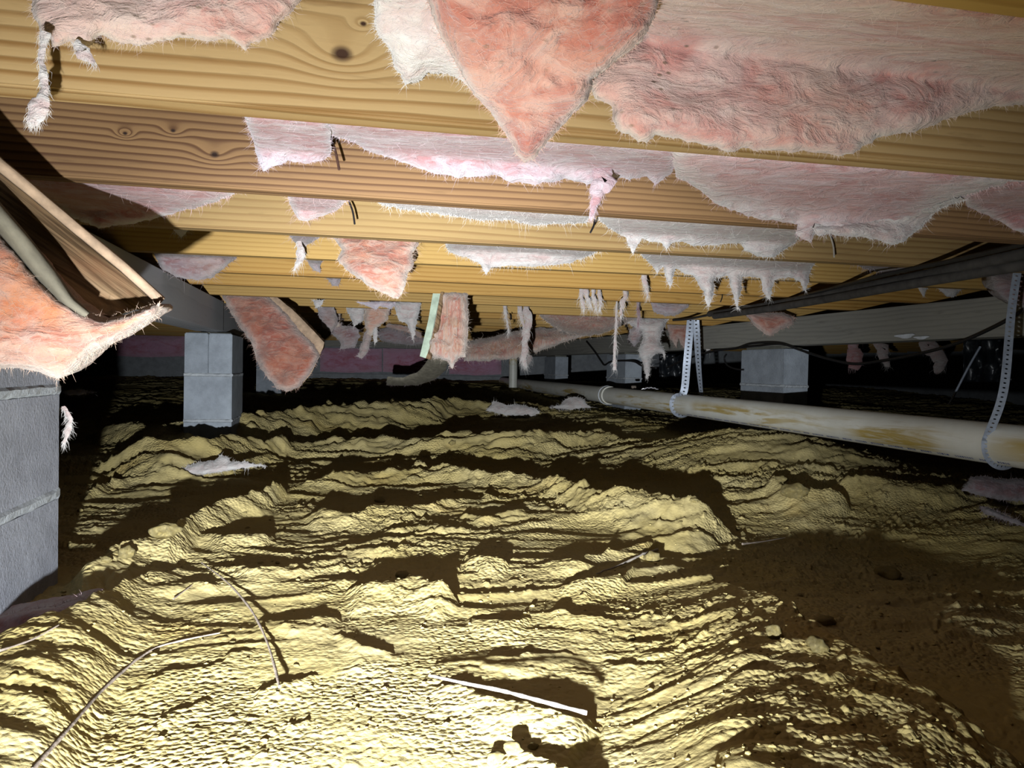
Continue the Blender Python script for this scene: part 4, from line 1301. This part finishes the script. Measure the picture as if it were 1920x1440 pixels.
# --- wool on the floor
def floor_wool(label, poly, Yc, mat, thick=0.03):
    P = np.array(poly, float)
    return batt('fallen_insulation', label, poly, plane(Yc + 0.03, Yc - 0.03, P[:, 1].min(), P[:, 1].max()), mat, thick, 0.02, 4, 2, 1.4, back='y')
def Yg(px, py):
    return on_ground(px, py).y
floor_wool('pale pink scrap of insulation on the ground right of the smooth grey pier', [(341, 884), (352, 872), (380, 866), (405, 862), (412, 854), (424, 856), (432, 864), (462, 866), (500, 874), (470, 876), (440, 880), (410, 886), (370, 890)], Yg(400, 890) - .02, 'wool_white')
floor_wool('flat pinkish scrap of insulation on the far ground, left of the mounded one', [(912, 770), (925, 752), (950, 758), (985, 760), (1006, 766), (1012, 776), (990, 782), (950, 778)], Yg(965, 778) - .03, 'wool_white')
floor_wool('mounded pale scrap of insulation against the white pipe', [(1030, 764), (1048, 760), (1060, 750), (1076, 742), (1092, 746), (1100, 758), (1108, 764), (1070, 768)], 5.3, 'wool_white')
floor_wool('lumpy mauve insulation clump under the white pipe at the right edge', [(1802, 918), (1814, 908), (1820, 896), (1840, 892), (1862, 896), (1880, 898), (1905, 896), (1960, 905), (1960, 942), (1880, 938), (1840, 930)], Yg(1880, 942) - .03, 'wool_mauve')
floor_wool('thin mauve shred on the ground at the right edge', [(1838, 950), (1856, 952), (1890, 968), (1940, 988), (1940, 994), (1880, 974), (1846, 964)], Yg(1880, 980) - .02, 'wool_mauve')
floor_wool('shaded pink heap of insulation at the foot of the near pier', [(-40, 1235), (-40, 1162), (20, 1150), (60, 1142), (110, 1134), (150, 1122), (175, 1128), (160, 1150), (120, 1180), (60, 1210)], 1.16, 'wool_pink', 0.06)
gb = batt('fallen_batt', 'dusty grey brown faced batt drooping to the ground at centre', [(806, 668), (842, 676), (836, 694), (815, 712), (784, 722), (750, 724), (724, 722), (726, 706), (756, 708), (782, 698), (796, 684)], plane(5.6, 6.2, 668, 724), 'wool_mauve', 0.08, 0.04, 4, 1, 1.0, 0.3, 'y')
gb.data.materials.clear(); gb.data.materials.append(M['kraft_dusty'])

# --- pink batts fixed to the far wall
def wall_batt(label, px0, px1, py0, py1):
    Y0 = YW - 0.06
    P = [(px0, py0), (px1, py0 + 2), (px1, py1), ((px0 + px1) / 2, py1 + 2), (px0, py1 - 1)]
    f_ = lambda Q: (Y0) / (1 - JT * (Q[:, 0] - 960) / FPX)
    return batt('wall_insulation', label, P, f_, 'wall_wool', 0.05, 0.03, 5, 0.5, 1.0, 0.2, 'y')
wall_batt('magenta pink wall batt right of the hanging batt with tan paper edge', 600, 716, 652, 697)
wall_batt('magenta pink wall batt left of the drooping grey brown batt', 718, 800, 653, 698)
wall_batt('magenta pink wall batt below the long orange batt', 842, 940, 655, 702)
wall_batt('dark pink wall batt in shade left of the smooth grey pier', 210, 346, 628, 668)

# ------------------------------------------------------------------ white drain pipe
def pvc_mat():
    w = NT('stained_white_pipe')
    co = w.coord((1, 1, 1), False)
    s = w.n('ShaderNodeSeparateXYZ')
    w.l(co, s.inputs[0])
    n = w.noise(w.coord((2.2, 26, 26), False), 1.0, 6, 0.7, 0.6)
    nn = w.noise(w.coord((1.4, 2, 2), False), 1.0, 3, 0.5)
    zz = w.math('ADD', w.math('MULTIPLY', s.outputs[2], 8.0), 0.5)
    gate = w.math('MULTIPLY', w.ramp(nn, [(0.42, 0.0), (0.54, 1.0)]), w.ramp(zz, [(0.05, 0.0), (0.20, 1.0), (0.60, 0.9), (0.82, 0.0)]))
    st = w.math('MULTIPLY', gate, w.ramp(n, [(0.46, 0.0), (0.58, 1.0)]))
    c = w.mix(w.ramp(w.noise(co, 12, 4, 0.6), [(0.3, 0.0), (0.7, 1.0)]), (0.46, 0.455, 0.405), (0.52, 0.52, 0.475))
    c = w.mix(st, c, (0.30, 0.215, 0.05))
    c = w.mix(w.math('MULTIPLY', w.ramp(w.noise(w.coord((6, 40, 40), False), 1.0, 4, 0.6), [(0.6, 0.0), (0.72, 1.0)]), 0.3), c, (0.30, 0.24, 0.15))
    w.color(c)
    w.b.inputs['Roughness'].default_value = 0.42
    w.b.inputs['Specular IOR Level'].default_value = 0.4
    return w.m
M['pvc'] = pvc_mat()
PA, PB = at(1902, 836, 2.0), at(1140, 741, 5.3)
pd = (PB - PA).normalized()
P0 = PA - pd * 1.1
P1 = PB + pd * 4.0
PR = 0.0575
pm = (P0 + P1) / 2
pipe = empty('drain_pipe', pm, 'long white plastic drain pipe with yellow stains, slung on straps', 'pipe')
pipe_rot = pd.to_track_quat('X', 'Z').to_matrix().to_4x4()
def pipe_part(name, x0, x1, r, mat, n=40, lip=0.0):
    V, F = [], []
    xs = [x0, x0 + 0.004, x1 - 0.004, x1] if lip else [x0, x1]
    rs = [r - lip, r, r, r - lip] if lip else [r, r]
    for x, q in zip(xs, rs):
        for k in range(n):
            a = 2 * math.pi * k / n
            V.append((x, q * math.cos(a), q * math.sin(a)))
    for i in range(len(xs) - 1):
        for k in range(n):
            F.append((i * n + k, i * n + (k + 1) % n, (i + 1) * n + (k + 1) % n, (i + 1) * n + k))
    F.append(tuple(range(n)))
    F.append(tuple((len(xs) - 1) * n + k for k in range(n - 1, -1, -1)))
    me = pydata(name, V, F, True)
    o = link(name, me, mat)
    o.parent = pipe
    o.matrix_local = pipe_rot
    return o
half = (P1 - P0).length / 2
pipe_part('pipe_body', -half, half, PR, M['pvc'])
def along(px):
    best = min(np.linspace(-half, half, 4000), key=lambda t: abs(proj(pm + pd * t)[0] - px))
    return float(best)
t0 = along(1138)
cp = pipe_part('coupling', t0 - 0.07, t0 + 0.07, PR + 0.007, M['pvc'], lip=0.005)
cr = pipe_part('coupling_ring', t0 - 0.012, t0 - 0.004, PR + 0.011, M['white_paint'], lip=0.003)
cr.parent = cp
cr.matrix_local = Matrix.Identity(4)
# worn blue print along its lower side
V, F = [], []
x = along(1915)
while x < along(1300):
    for k in range(rng.integers(4, 9)):
        w_ = rng.uniform(0.004, 0.009)
        for a0, a1 in ((-0.98, -0.86),) if rng.random() < 0.6 else ((-0.98, -0.93), (-0.90, -0.86)):
            b = len(V)
            for aa in (a0, a1):
                for xx in (x, x + w_):
                    r = PR + 0.0006
                    V.append((xx, r * math.cos(aa + math.pi) * 1 if False else -r * math.cos(aa) * -1, r * math.sin(aa)))
            F.append((b, b + 1, b + 3, b + 2))
        x += w_ + 0.003
    x += 0.02
sgn = 1.0 if (pipe_rot @ Vector((0, 1, 0))).dot(CAM - pm) > 0 else -1.0
V = [(a, sgn * abs(b), c) for a, b, c in V]
o = link('printed_marks', pydata('printed_marks', V, F, False), M['print'])
o.parent = pipe
o.matrix_local = pipe_rot
o['kind'] = 'stuff'
# a small upright pipe at the far end and scraps lying on the drain
up0, up1 = at(962, 660, 7.9), at(962, 716, 7.9)
V, F = tube_data([up1 - Vector((0, 0, 0.06)), up0 + Vector((0, 0, 0.2))], 0.045, 20)
o = link('riser_pipe', pydata('riser_pipe', V, F), M['pvc'])
center_mesh(o)
tag(o, 'short white upright pipe at the far end of the drain pipe', 'pipe')
def scrap(name, label, px, py, L, tilt, mat, tpos, cat):
    c = pm + pd * along(tpos) + Vector((0, 0, PR + 0.006))
    V = []
    n = 14
    for i in range(n):
        t = i / (n - 1) - 0.5
        h = 0.012 * math.cos(t * 3) + 0.003 * math.sin(i * 2.1)
        w_ = 0.014 * math.sqrt(max(0.02, 1 - (2 * t) ** 2))
        for s in (-1, 1):
            for z in (0, 0.004):
                V.append(Vector((t * L, s * w_, h + z + abs(s) * 0.0)))
    F = []
    for i in range(n - 1):
        a, b = i * 4, i * 4 + 4
        F += [(a, b, b + 2, a + 2), (a + 1, a + 3, b + 3, b + 1), (a, a + 1, b + 1, b), (a + 2, b + 2, b + 3, a + 3)]
    o = link(name, pydata(name, V, F), mat)
    o.location = c
    o.rotation_euler = (0, 0, tilt)
    return tag(o, label, cat)
scrap('white_scrap', 'curled white scrap lying on top of the drain pipe', 1215, 735, 0.11, 0.25, M['bag'], 1218, 'scrap')
scrap('tan_scrap', 'thin tan scrap on the drain pipe just left of the curled white one', 1190, 735, 0.07, 1.2, M['twig'], 1188, 'scrap')

# ------------------------------------------------------------------ galvanised hanger straps
def strap(name, label, pts, width=0.02, facing_v=Vector((0.25, -1, 0)), holes=True, group=None, pitch=0.0125, twist=0.0):
    """perforated band along points; each pitch is a square cell with a hole cut in it"""
    sm = catmull(pts, 24)
    d = [0]
    for a, b in zip(sm, sm[1:]):
        d.append(d[-1] + (b - a).length)
    n = max(2, int(d[-1] / pitch))
    def pos(s):
        s = min(max(s, 0), d[-1])
        i = int(np.searchsorted(d, s)) or 1
        i = min(i, len(d) - 1)
        t = (s - d[i - 1]) / max(d[i] - d[i - 1], 1e-9)
        return sm[i - 1].lerp(sm[i], t)
    V, F = [], []
    K = 8
    c0 = pos(d[-1] / 2)
    for k in range(n):
        s0, s1 = d[-1] * k / n, d[-1] * (k + 1) / n
        sc_ = (s0 + s1) / 2
        b = len(V)
        ring = []
        corners = [(-1, -1), (0, -1), (1, -1), (1, 0), (1, 1), (0, 1), (-1, 1), (-1, 0)]
        hole = [(math.cos(math.atan2(y, x)) * 0.34, math.sin(math.atan2(y, x)) * 0.34) for x, y in corners]
        for (u, v) in corners + hole:
            s = sc_ + v * (s1 - s0) / 2
            p = pos(s)
            tg = (pos(s + 0.004) - pos(s - 0.004)).normalized()
            fv = facing_v
            if twist:
                fv = Matrix.Rotation(twist * s / d[-1], 3, tg) @ fv
            side = tg.cross(fv).normalized()
            V.append(p + side * (u * width / 2) - c0)
        for i in range(K):
            j = (i + 1) % K
            F.append((b + i, b + j, b + K + j, b + K + i))
    me = pydata(name, V, F, False)
    o = link(name, me, M['galv'])
    o.location = c0
    md = o.modifiers.new('thickness', 'SOLIDIFY')
    md.thickness = 0.0009
    return tag(o, label, 'strap', group)

def pipe_pt(px):
    return pm + pd * along(px)
# right strap: from the third joist down, round under the pipe
q = pipe_pt(1884)
perp = Vector((-pd.y, pd.x, 0)).normalized()
if perp.dot(CAM - q) < 0:
    perp = -perp
r = PR + 0.002
# `perp` points to the camera's side of the pipe
wrap = [q + perp * (r * math.cos(a)) + Vector((0, 0, r * math.sin(a))) for a in np.linspace(0.5, -2.2, 9)]
top = at(1917, 452, q.y - 0.02)
strap('hanger_strap', 'long perforated metal strap at the right edge, wrapped under the white pipe', [top + Vector((0, 0, 0.05)), top, at(1897, 580, q.y - 0.03), at(1882, 730, q.y - 0.05)] + wrap, 0.023, Vector((0.15, -1, 0.1)), twist=0.5)
q = pipe_pt(1281)
wrap = [q + perp * (r * math.cos(a)) + Vector((0, 0, r * math.sin(a))) for a in np.linspace(0.7, -2.4, 9)]
strap('hanger_strap', 'left strap of the perforated pair, running down in front of the pipe', [at(1298, 562, q.y - 0.02), at(1294, 610, q.y - 0.02), at(1288, 680, q.y - 0.03), at(1282, 735, q.y - 0.05)] + wrap, 0.04, Vector((0.2, -1, 0)), pitch=0.02, twist=0.9)
strap('hanger_strap', 'right strap of the perforated pair, ending behind the pipe', [at(1302, 562, q.y - 0.01), at(1306, 620, q.y + 0.0), at(1310, 690, q.y + 0.02), at(1315, 742, q.y + 0.07)], 0.036, Vector((-0.2, -1, 0)), pitch=0.02, twist=1.1)

# ------------------------------------------------------------------ pipe sleeves and wires under the joists
def cable(name, label, pts, rad_, mat, cat, n=12, per=10, squash=1.0, parent=None):
    sm = catmull(pts, per)
    c = sum((Vector(p) for p in sm), Vector()) / len(sm)
    V, F = tube_data(sm, rad_, n, squash)
    o = link(name, pydata(name, [v - c for v in V], F), mat)
    o.location = c
    return tag(o, label, cat)
def under(px, py, z):
    """point on the pixel ray at height z"""
    r_ = ray(px, py)
    return CAM + r_ * ((z - CAM.z) / r_.z)
zc = ZJ - 0.018
cable('pipe_sleeve', 'upper black pipe sleeve slanting under the joists at the right', [under(1990, 462, zc), under(1900, 480, zc), under(1700, 522, zc), under(1560, 549, zc), under(1440, 572, zc), under(1330, 589, zc + 0.01)], 0.013, M['sleeve'], 'pipe')
zc2 = ZJ - 0.038
cable('pipe_sleeve', 'lower dusty black pipe sleeve alongside the upper one', [under(1990, 486, zc2), under(1900, 500, zc2), under(1700, 534, zc2), under(1560, 559, zc2), under(1440, 579, zc2), under(1340, 593, zc2 + 0.01)], 0.013, M['sleeve'], 'pipe')
cable('cable', 'thin black cable running above the pipe sleeves', [under(1990, 440, ZJ - 0.004), under(1900, 462, ZJ - 0.004), under(1780, 490, ZJ - 0.004), under(1660, 515, ZJ - 0.006), under(1500, 556, ZJ - 0.01)], 0.006, M['cable'], 'cable', 8)
cable('cable', 'black cable end curling left of the strap pair', [under(1330, 590, ZJ - 0.01), under(1290, 598, ZJ - 0.012), under(1262, 600, ZJ - 0.012)], 0.006, M['cable'], 'cable', 8)
def gpt(px, py, off=0.02):
    """a point just off the right girder's face or plane"""
    Y = (1.26 + 0.2357 * 4.1) / (0.2357 + (px - 960) / FPX)
    return at(px, py, Y - off)
cable('wire', 'black wire looping low under the right girder', [gpt(1960, 545), gpt(1905, 590), gpt(1850, 620), gpt(1790, 645), gpt(1720, 664), gpt(1650, 677), gpt(1600, 682), gpt(1550, 672), gpt(1500, 656), gpt(1460, 643), gpt(1410, 644), gpt(1380, 653), gpt(1340, 658), gpt(1290, 672), gpt(1250, 690)], 0.0062, M['cable'], 'wire', 8)
cable('wire', 'short twin of the black wire across the pale pier top', [gpt(1520, 664, .03), gpt(1470, 646, .03), gpt(1425, 648, .03), gpt(1388, 652, .03)], 0.005, M['cable'], 'wire', 8)
cable('wire', 'black wire loop left of the pale pier', [gpt(1395, 693), gpt(1380, 692), gpt(1364, 685), gpt(1358, 672), gpt(1362, 664)], 0.005, M['cable'], 'wire', 8)
cable('wire', 'black wire drooping across the middle pier', [gpt(1100, 640), gpt(1116, 660), gpt(1128, 678), gpt(1134, 684), gpt(1146, 678), gpt(1170, 676), gpt(1190, 678), gpt(1205, 686), gpt(1230, 690)], 0.008, M['cable'], 'wire', 8)

# wire rods that held the batts
def rod(label, p, q_, Y, mat):
    a, b_ = at(p[0], p[1], Y), at(q_[0], q_[1], Y - 0.03)
    sm = catmull([a, a.lerp(b_, 0.5) + Vector((0.003, 0, 0)), b_], 6)
    c = a.lerp(b_, 0.5)
    V, F = tube_data([s - c for s in sm], 0.0021, 8)
    o = link('wire_rod', pydata('wire_rod', V, F), mat)
    o.location = c
    return tag(o, label, 'wire rod')
rod('bent dark wire rod left of the long lilac batt', (611, 236), (636, 318), 1.20, M['rust_wire'])
rod('dark wire rod beside the small pink batt corner', (652, 372), (665, 420), 1.60, M['wire'])
rod('dark wire rod where the pale strip meets the white peaks', (1115, 408), (1107, 436), 1.66, M['wire'])
rod('thin wire rod with wool shreds below the broad pink batt', (1556, 440), (1564, 482), 1.85, M['pale_twig'])
rod('small dark rod hanging above the strap pair, to its right', (1354, 548), (1351, 566), 2.7, M['wire'])
rod('small dark rod left of the thick white strand', (957, 590), (957, 600), 3.6, M['wire'])

# ------------------------------------------------------------------ black film in the right bay, with a pale stick
def film(name, label, poly, Y):
    P = np.array(poly, float)
    nx_, ny_ = 24, 14
    x0, x1, y0, y1 = P[:, 0].min(), P[:, 0].max(), P[:, 1].min(), P[:, 1].max()
    V, F = [], []
    for j in range(ny_ + 1):
        for i in range(nx_ + 1):
            px, py = x0 + (x1 - x0) * i / nx_, y0 + (y1 - y0) * j / ny_
            fold = 0.03 * math.sin(i * 0.62 + 0.5 * math.sin(j * 0.5)) + 0.008 * math.sin(i * 1.3 + j * 0.6)
            V.append(at(px, py, Y + fold))
    for j in range(ny_):
        for i in range(nx_):
            a = j * (nx_ + 1) + i
            F.append((a, a + 1, a + nx_ + 2, a + nx_ + 1))
    o = link(name, pydata(name, V, F), M['plastic'])
    center_mesh(o)
    md = o.modifiers.new('thickness', 'SOLIDIFY'); md.thickness = 0.002
    return tag(o, label, 'plastic film')
film('black_plastic_film', 'glossy black plastic film hanging below the girder at the right edge', [(1806, 634), (1898, 634), (1898, 716), (1806, 716)], 3.4)
film('black_plastic_film', 'glossy black plastic film hanging behind the strap pair', [(1236, 664), (1286, 664), (1286, 716), (1236, 716)], 6.6)
V, F = tube_data(catmull([at(1838, 650, 3.2), at(1815, 690, 3.2), at(1780, 758, 3.2)], 6), 0.005, 8)
o = link('pale_stake', pydata('pale_stake', V, F), M['galv'])
center_mesh(o)
tag(o, 'thin pale metal stake leaning in front of the black film at the right', 'stake')
V = []
o = floor_wool('shiny pale plastic scrap behind the near pier at the left', [(116, 736), (130, 731), (150, 730), (180, 736), (160, 740), (130, 741)], 3.0, 'wool_white', 0.01)
o.data.materials.clear(); o.data.materials.append(M['bag']); o.name = 'plastic_scrap'; o['category'] = 'scrap'

# ------------------------------------------------------------------ twigs, clods and crumbs on the soil
def twig(label, path, r0, r1, mat, lift=0.004, name='twig', squash=1.0):
    base = [on_ground(px, py) for px, py in path]
    pts = []
    for i, p in enumerate(base):
        z = gz(p.x, p.y)
        pts.append(Vector((p.x, p.y, z + lift)))
    sm = catmull(pts, 8)
    rs = list(np.linspace(r0, r1, len(sm)) * (1 + 0.2 * rng.normal(0, 1, len(sm)).clip(-1, 1)))
    # keep the twig lying on the soil's high points
    hs = floor_h(np.array([p.x for p in sm]), np.array([p.y for p in sm]))
    for p, h in zip(sm, hs):
        p.z = max(p.z, h + r0 * 0.3)
    V, F = tube_data(sm, rs, 8, squash)
    o = link(name, pydata(name, V, F), mat)
    center_mesh(o)
    return tag(o, label, 'twig')
twig('grey jointed twig lying toward the camera, left of centre', [(378, 1062), (425, 1100), (462, 1140), (484, 1175), (505, 1225), (524, 1298)], 0.0014, 0.0021, M['twig'], 0.007)
twig('long curved root running out of the bottom left corner', [(60, 1450), (130, 1370), (200, 1290), (280, 1225), (340, 1205), (412, 1190)], 0.0024, 0.001, M['twig'], 0.002, 'root')
twig('bleached flat stick in the foreground, centre', [(805, 1283), (870, 1297), (940, 1312), (1020, 1333), (1100, 1354)], 0.0028, 0.0040, M['pale_twig'], 0.011, 'flat_stick', 0.6)
twig('tan splinter pointing up right, right of centre', [(1118, 1082), (1160, 1066), (1200, 1048), (1232, 1036)], 0.0015, 0.0036, M['pale_twig'], 0.006, 'splinter')
twig('thin dark twig in the shaded hollow at the right', [(1392, 1026), (1430, 1020), (1472, 1014)], 0.0025, 0.0012, M['twig'], 0.006)
twig('fine curved grass stem at the left foreground', [(0, 1228), (60, 1205), (110, 1178)], 0.0015, 0.001, M['twig'], 0.004, 'dry_stem')
twig('short straight stem left of the jointed twig', [(325, 1130), (345, 1115), (360, 1104)], 0.0012, 0.0008, M['twig'], 0.006, 'dry_stem')

def clod_mesh(seed):
    bm = bmesh.new()
    bmesh.ops.create_icosphere(bm, subdivisions=3, radius=1)
    V = np.array([v.co for v in bm.verts])
    n = noise3(V[:, 0] * 1.3, V[:, 1] * 1.3, V[:, 2] * 1.3, seed) * 0.55 + noise3(V[:, 0] * 4, V[:, 1] * 4, V[:, 2] * 4, seed + 1) * 0.2
    for v, q in zip(bm.verts, n):
        v.co = v.co * (1 + float(q))
        v.co.z *= 0.72
    me = bpy.data.meshes.new('dirt_clod')
    bm.to_mesh(me); bm.free()
    me.polygons.foreach_set('use_smooth', [True] * len(me.polygons))
    me.materials.append(M['soil'])
    return me
CL = [clod_mesh(i * 11) for i in range(6)]
SPECIAL = [
    ('angular tan clod at the tip of the tan splinter', 1222, 1050, 15), ('pale lump on the right mound crest', 1532, 1215, 22), ('low tan lump left of the pale lump on the right mound', 1452, 1190, 17),
    ('flat broken clod alone in the shaded hollow at the right', 1665, 1082, 20), ('small tan stone beside the shaded slope at the right', 1548, 1170, 14),
    ('rounded clod on the crest left of the jointed twig, lowest one', 200, 1052, 11), ('broad clod on the crest left of the jointed twig', 238, 1042, 18), ('clod at the top of the left crest', 310, 1005, 22),
    ('big clod behind the flat stick, bottom centre', 962, 1408, 16), ('upright pebble clod behind the flat stick, bottom centre', 1000, 1402, 9), ('pale clod at the bottom edge, centre', 930, 1428, 18),
    ('square white clod in the mid ground, right of centre', 992, 838, 7), ('yellow clod on the middle ridge, left of the square white one', 848, 834, 8), ('round clod at the ridge end, centre', 775, 900, 9),
    ('pale clod in the dark band at centre', 712, 942, 8), ('small round clod at the right end of the middle ridge', 1302, 942, 7), ('white topped clod left of the big mid clods at the right', 1420, 912, 9),
    ('long ridge clod in the right mid ground', 1490, 930, 22), ('chunky clod in the right mid ground above the hollow', 1465, 902, 11), ('small pale clod by the lower right bottom edge', 1655, 1405, 7),
    ('small square stone right of centre foreground', 1184, 1200, 8), ('clod on the dark triangle at centre', 755, 1082, 12)]
for i, (lab, px, py, rp) in enumerate(SPECIAL):
    p = on_ground(px, py)
    s = rp * p.y / FPX
    o = bpy.data.objects.new('dirt_clod', CL[i % 6])
    COL.objects.link(o)
    o.location = (p.x, p.y, gz(p.x, p.y) + s * 0.25)
    o.scale = (s * rng.uniform(1.0, 1.3), s * rng.uniform(0.8, 1.1), s * rng.uniform(0.75, 1))
    o.rotation_euler = (0, 0, rng.uniform(0, 6))
    tag(o, lab, 'clod')
for i in range(70):
    px, py = rng.uniform(150, 1850), 760 + 560 * rng.beta(1.1, 1.6)
    p = on_ground(px, py)
    s = rng.uniform(2, 5.5) * p.y ** 0.6 / FPX
    o = bpy.data.objects.new('dirt_clod', CL[i % 6])
    COL.objects.link(o)
    o.location = (p.x, p.y, gz(p.x, p.y) + s * 0.3)
    o.scale = (s * rng.uniform(0.8, 1.4), s * rng.uniform(0.8, 1.2), s * rng.uniform(0.6, 1))
    o.rotation_euler = (0, 0, rng.uniform(0, 6))
    tag(o, 'small crumbly yellow clod loose on the soil', 'clod', 'small loose clods on the soil')
# crumbs nobody could count
ico = bmesh.new(); bmesh.ops.create_icosphere(ico, subdivisions=1, radius=1)
iv = np.array([v.co for v in ico.verts]); ifc = np.array([[v.index for v in f.verts] for f in ico.faces]); ico.free()
n = 3600
pr = 0.62 * (7.0 ** rng.beta(0.9, 1.5, n))
pa = np.radians(rng.uniform(-36, 36, n))
cx, cy = pr * np.sin(pa), pr * np.cos(pa)
keep = noise2(cx * 2.2, cy * 3.4, 71) + 0.25 + 0.3 * (cx > 0.2) > rng.uniform(0, 1, n)
cx, cy, pr = cx[keep], cy[keep], pr[keep]
n = len(cx)
cz = floor_h(cx, cy)
sz = np.clip(rng.lognormal(-6.45, 0.4, n), 0.0008, 0.005) * np.clip(pr, 0.8, 2) ** 0.5
V = (iv[None] * (1 + rng.normal(0, 0.24, (n, len(iv), 1))) * sz[:, None, None] * np.array([1.25, 1, 0.6])) + np.stack([cx, cy, cz + sz * 0.35], 1)[:, None]
F = (ifc[None] + (np.arange(n) * len(iv))[:, None, None]).reshape(-1, 3)
o = link('soil_crumbs', np_mesh('soil_crumbs', V.reshape(-1, 3), F, True), M['soil'])
tag(o, 'loose crumbs of dry yellow soil scattered over the ground', 'soil', None, 'stuff')
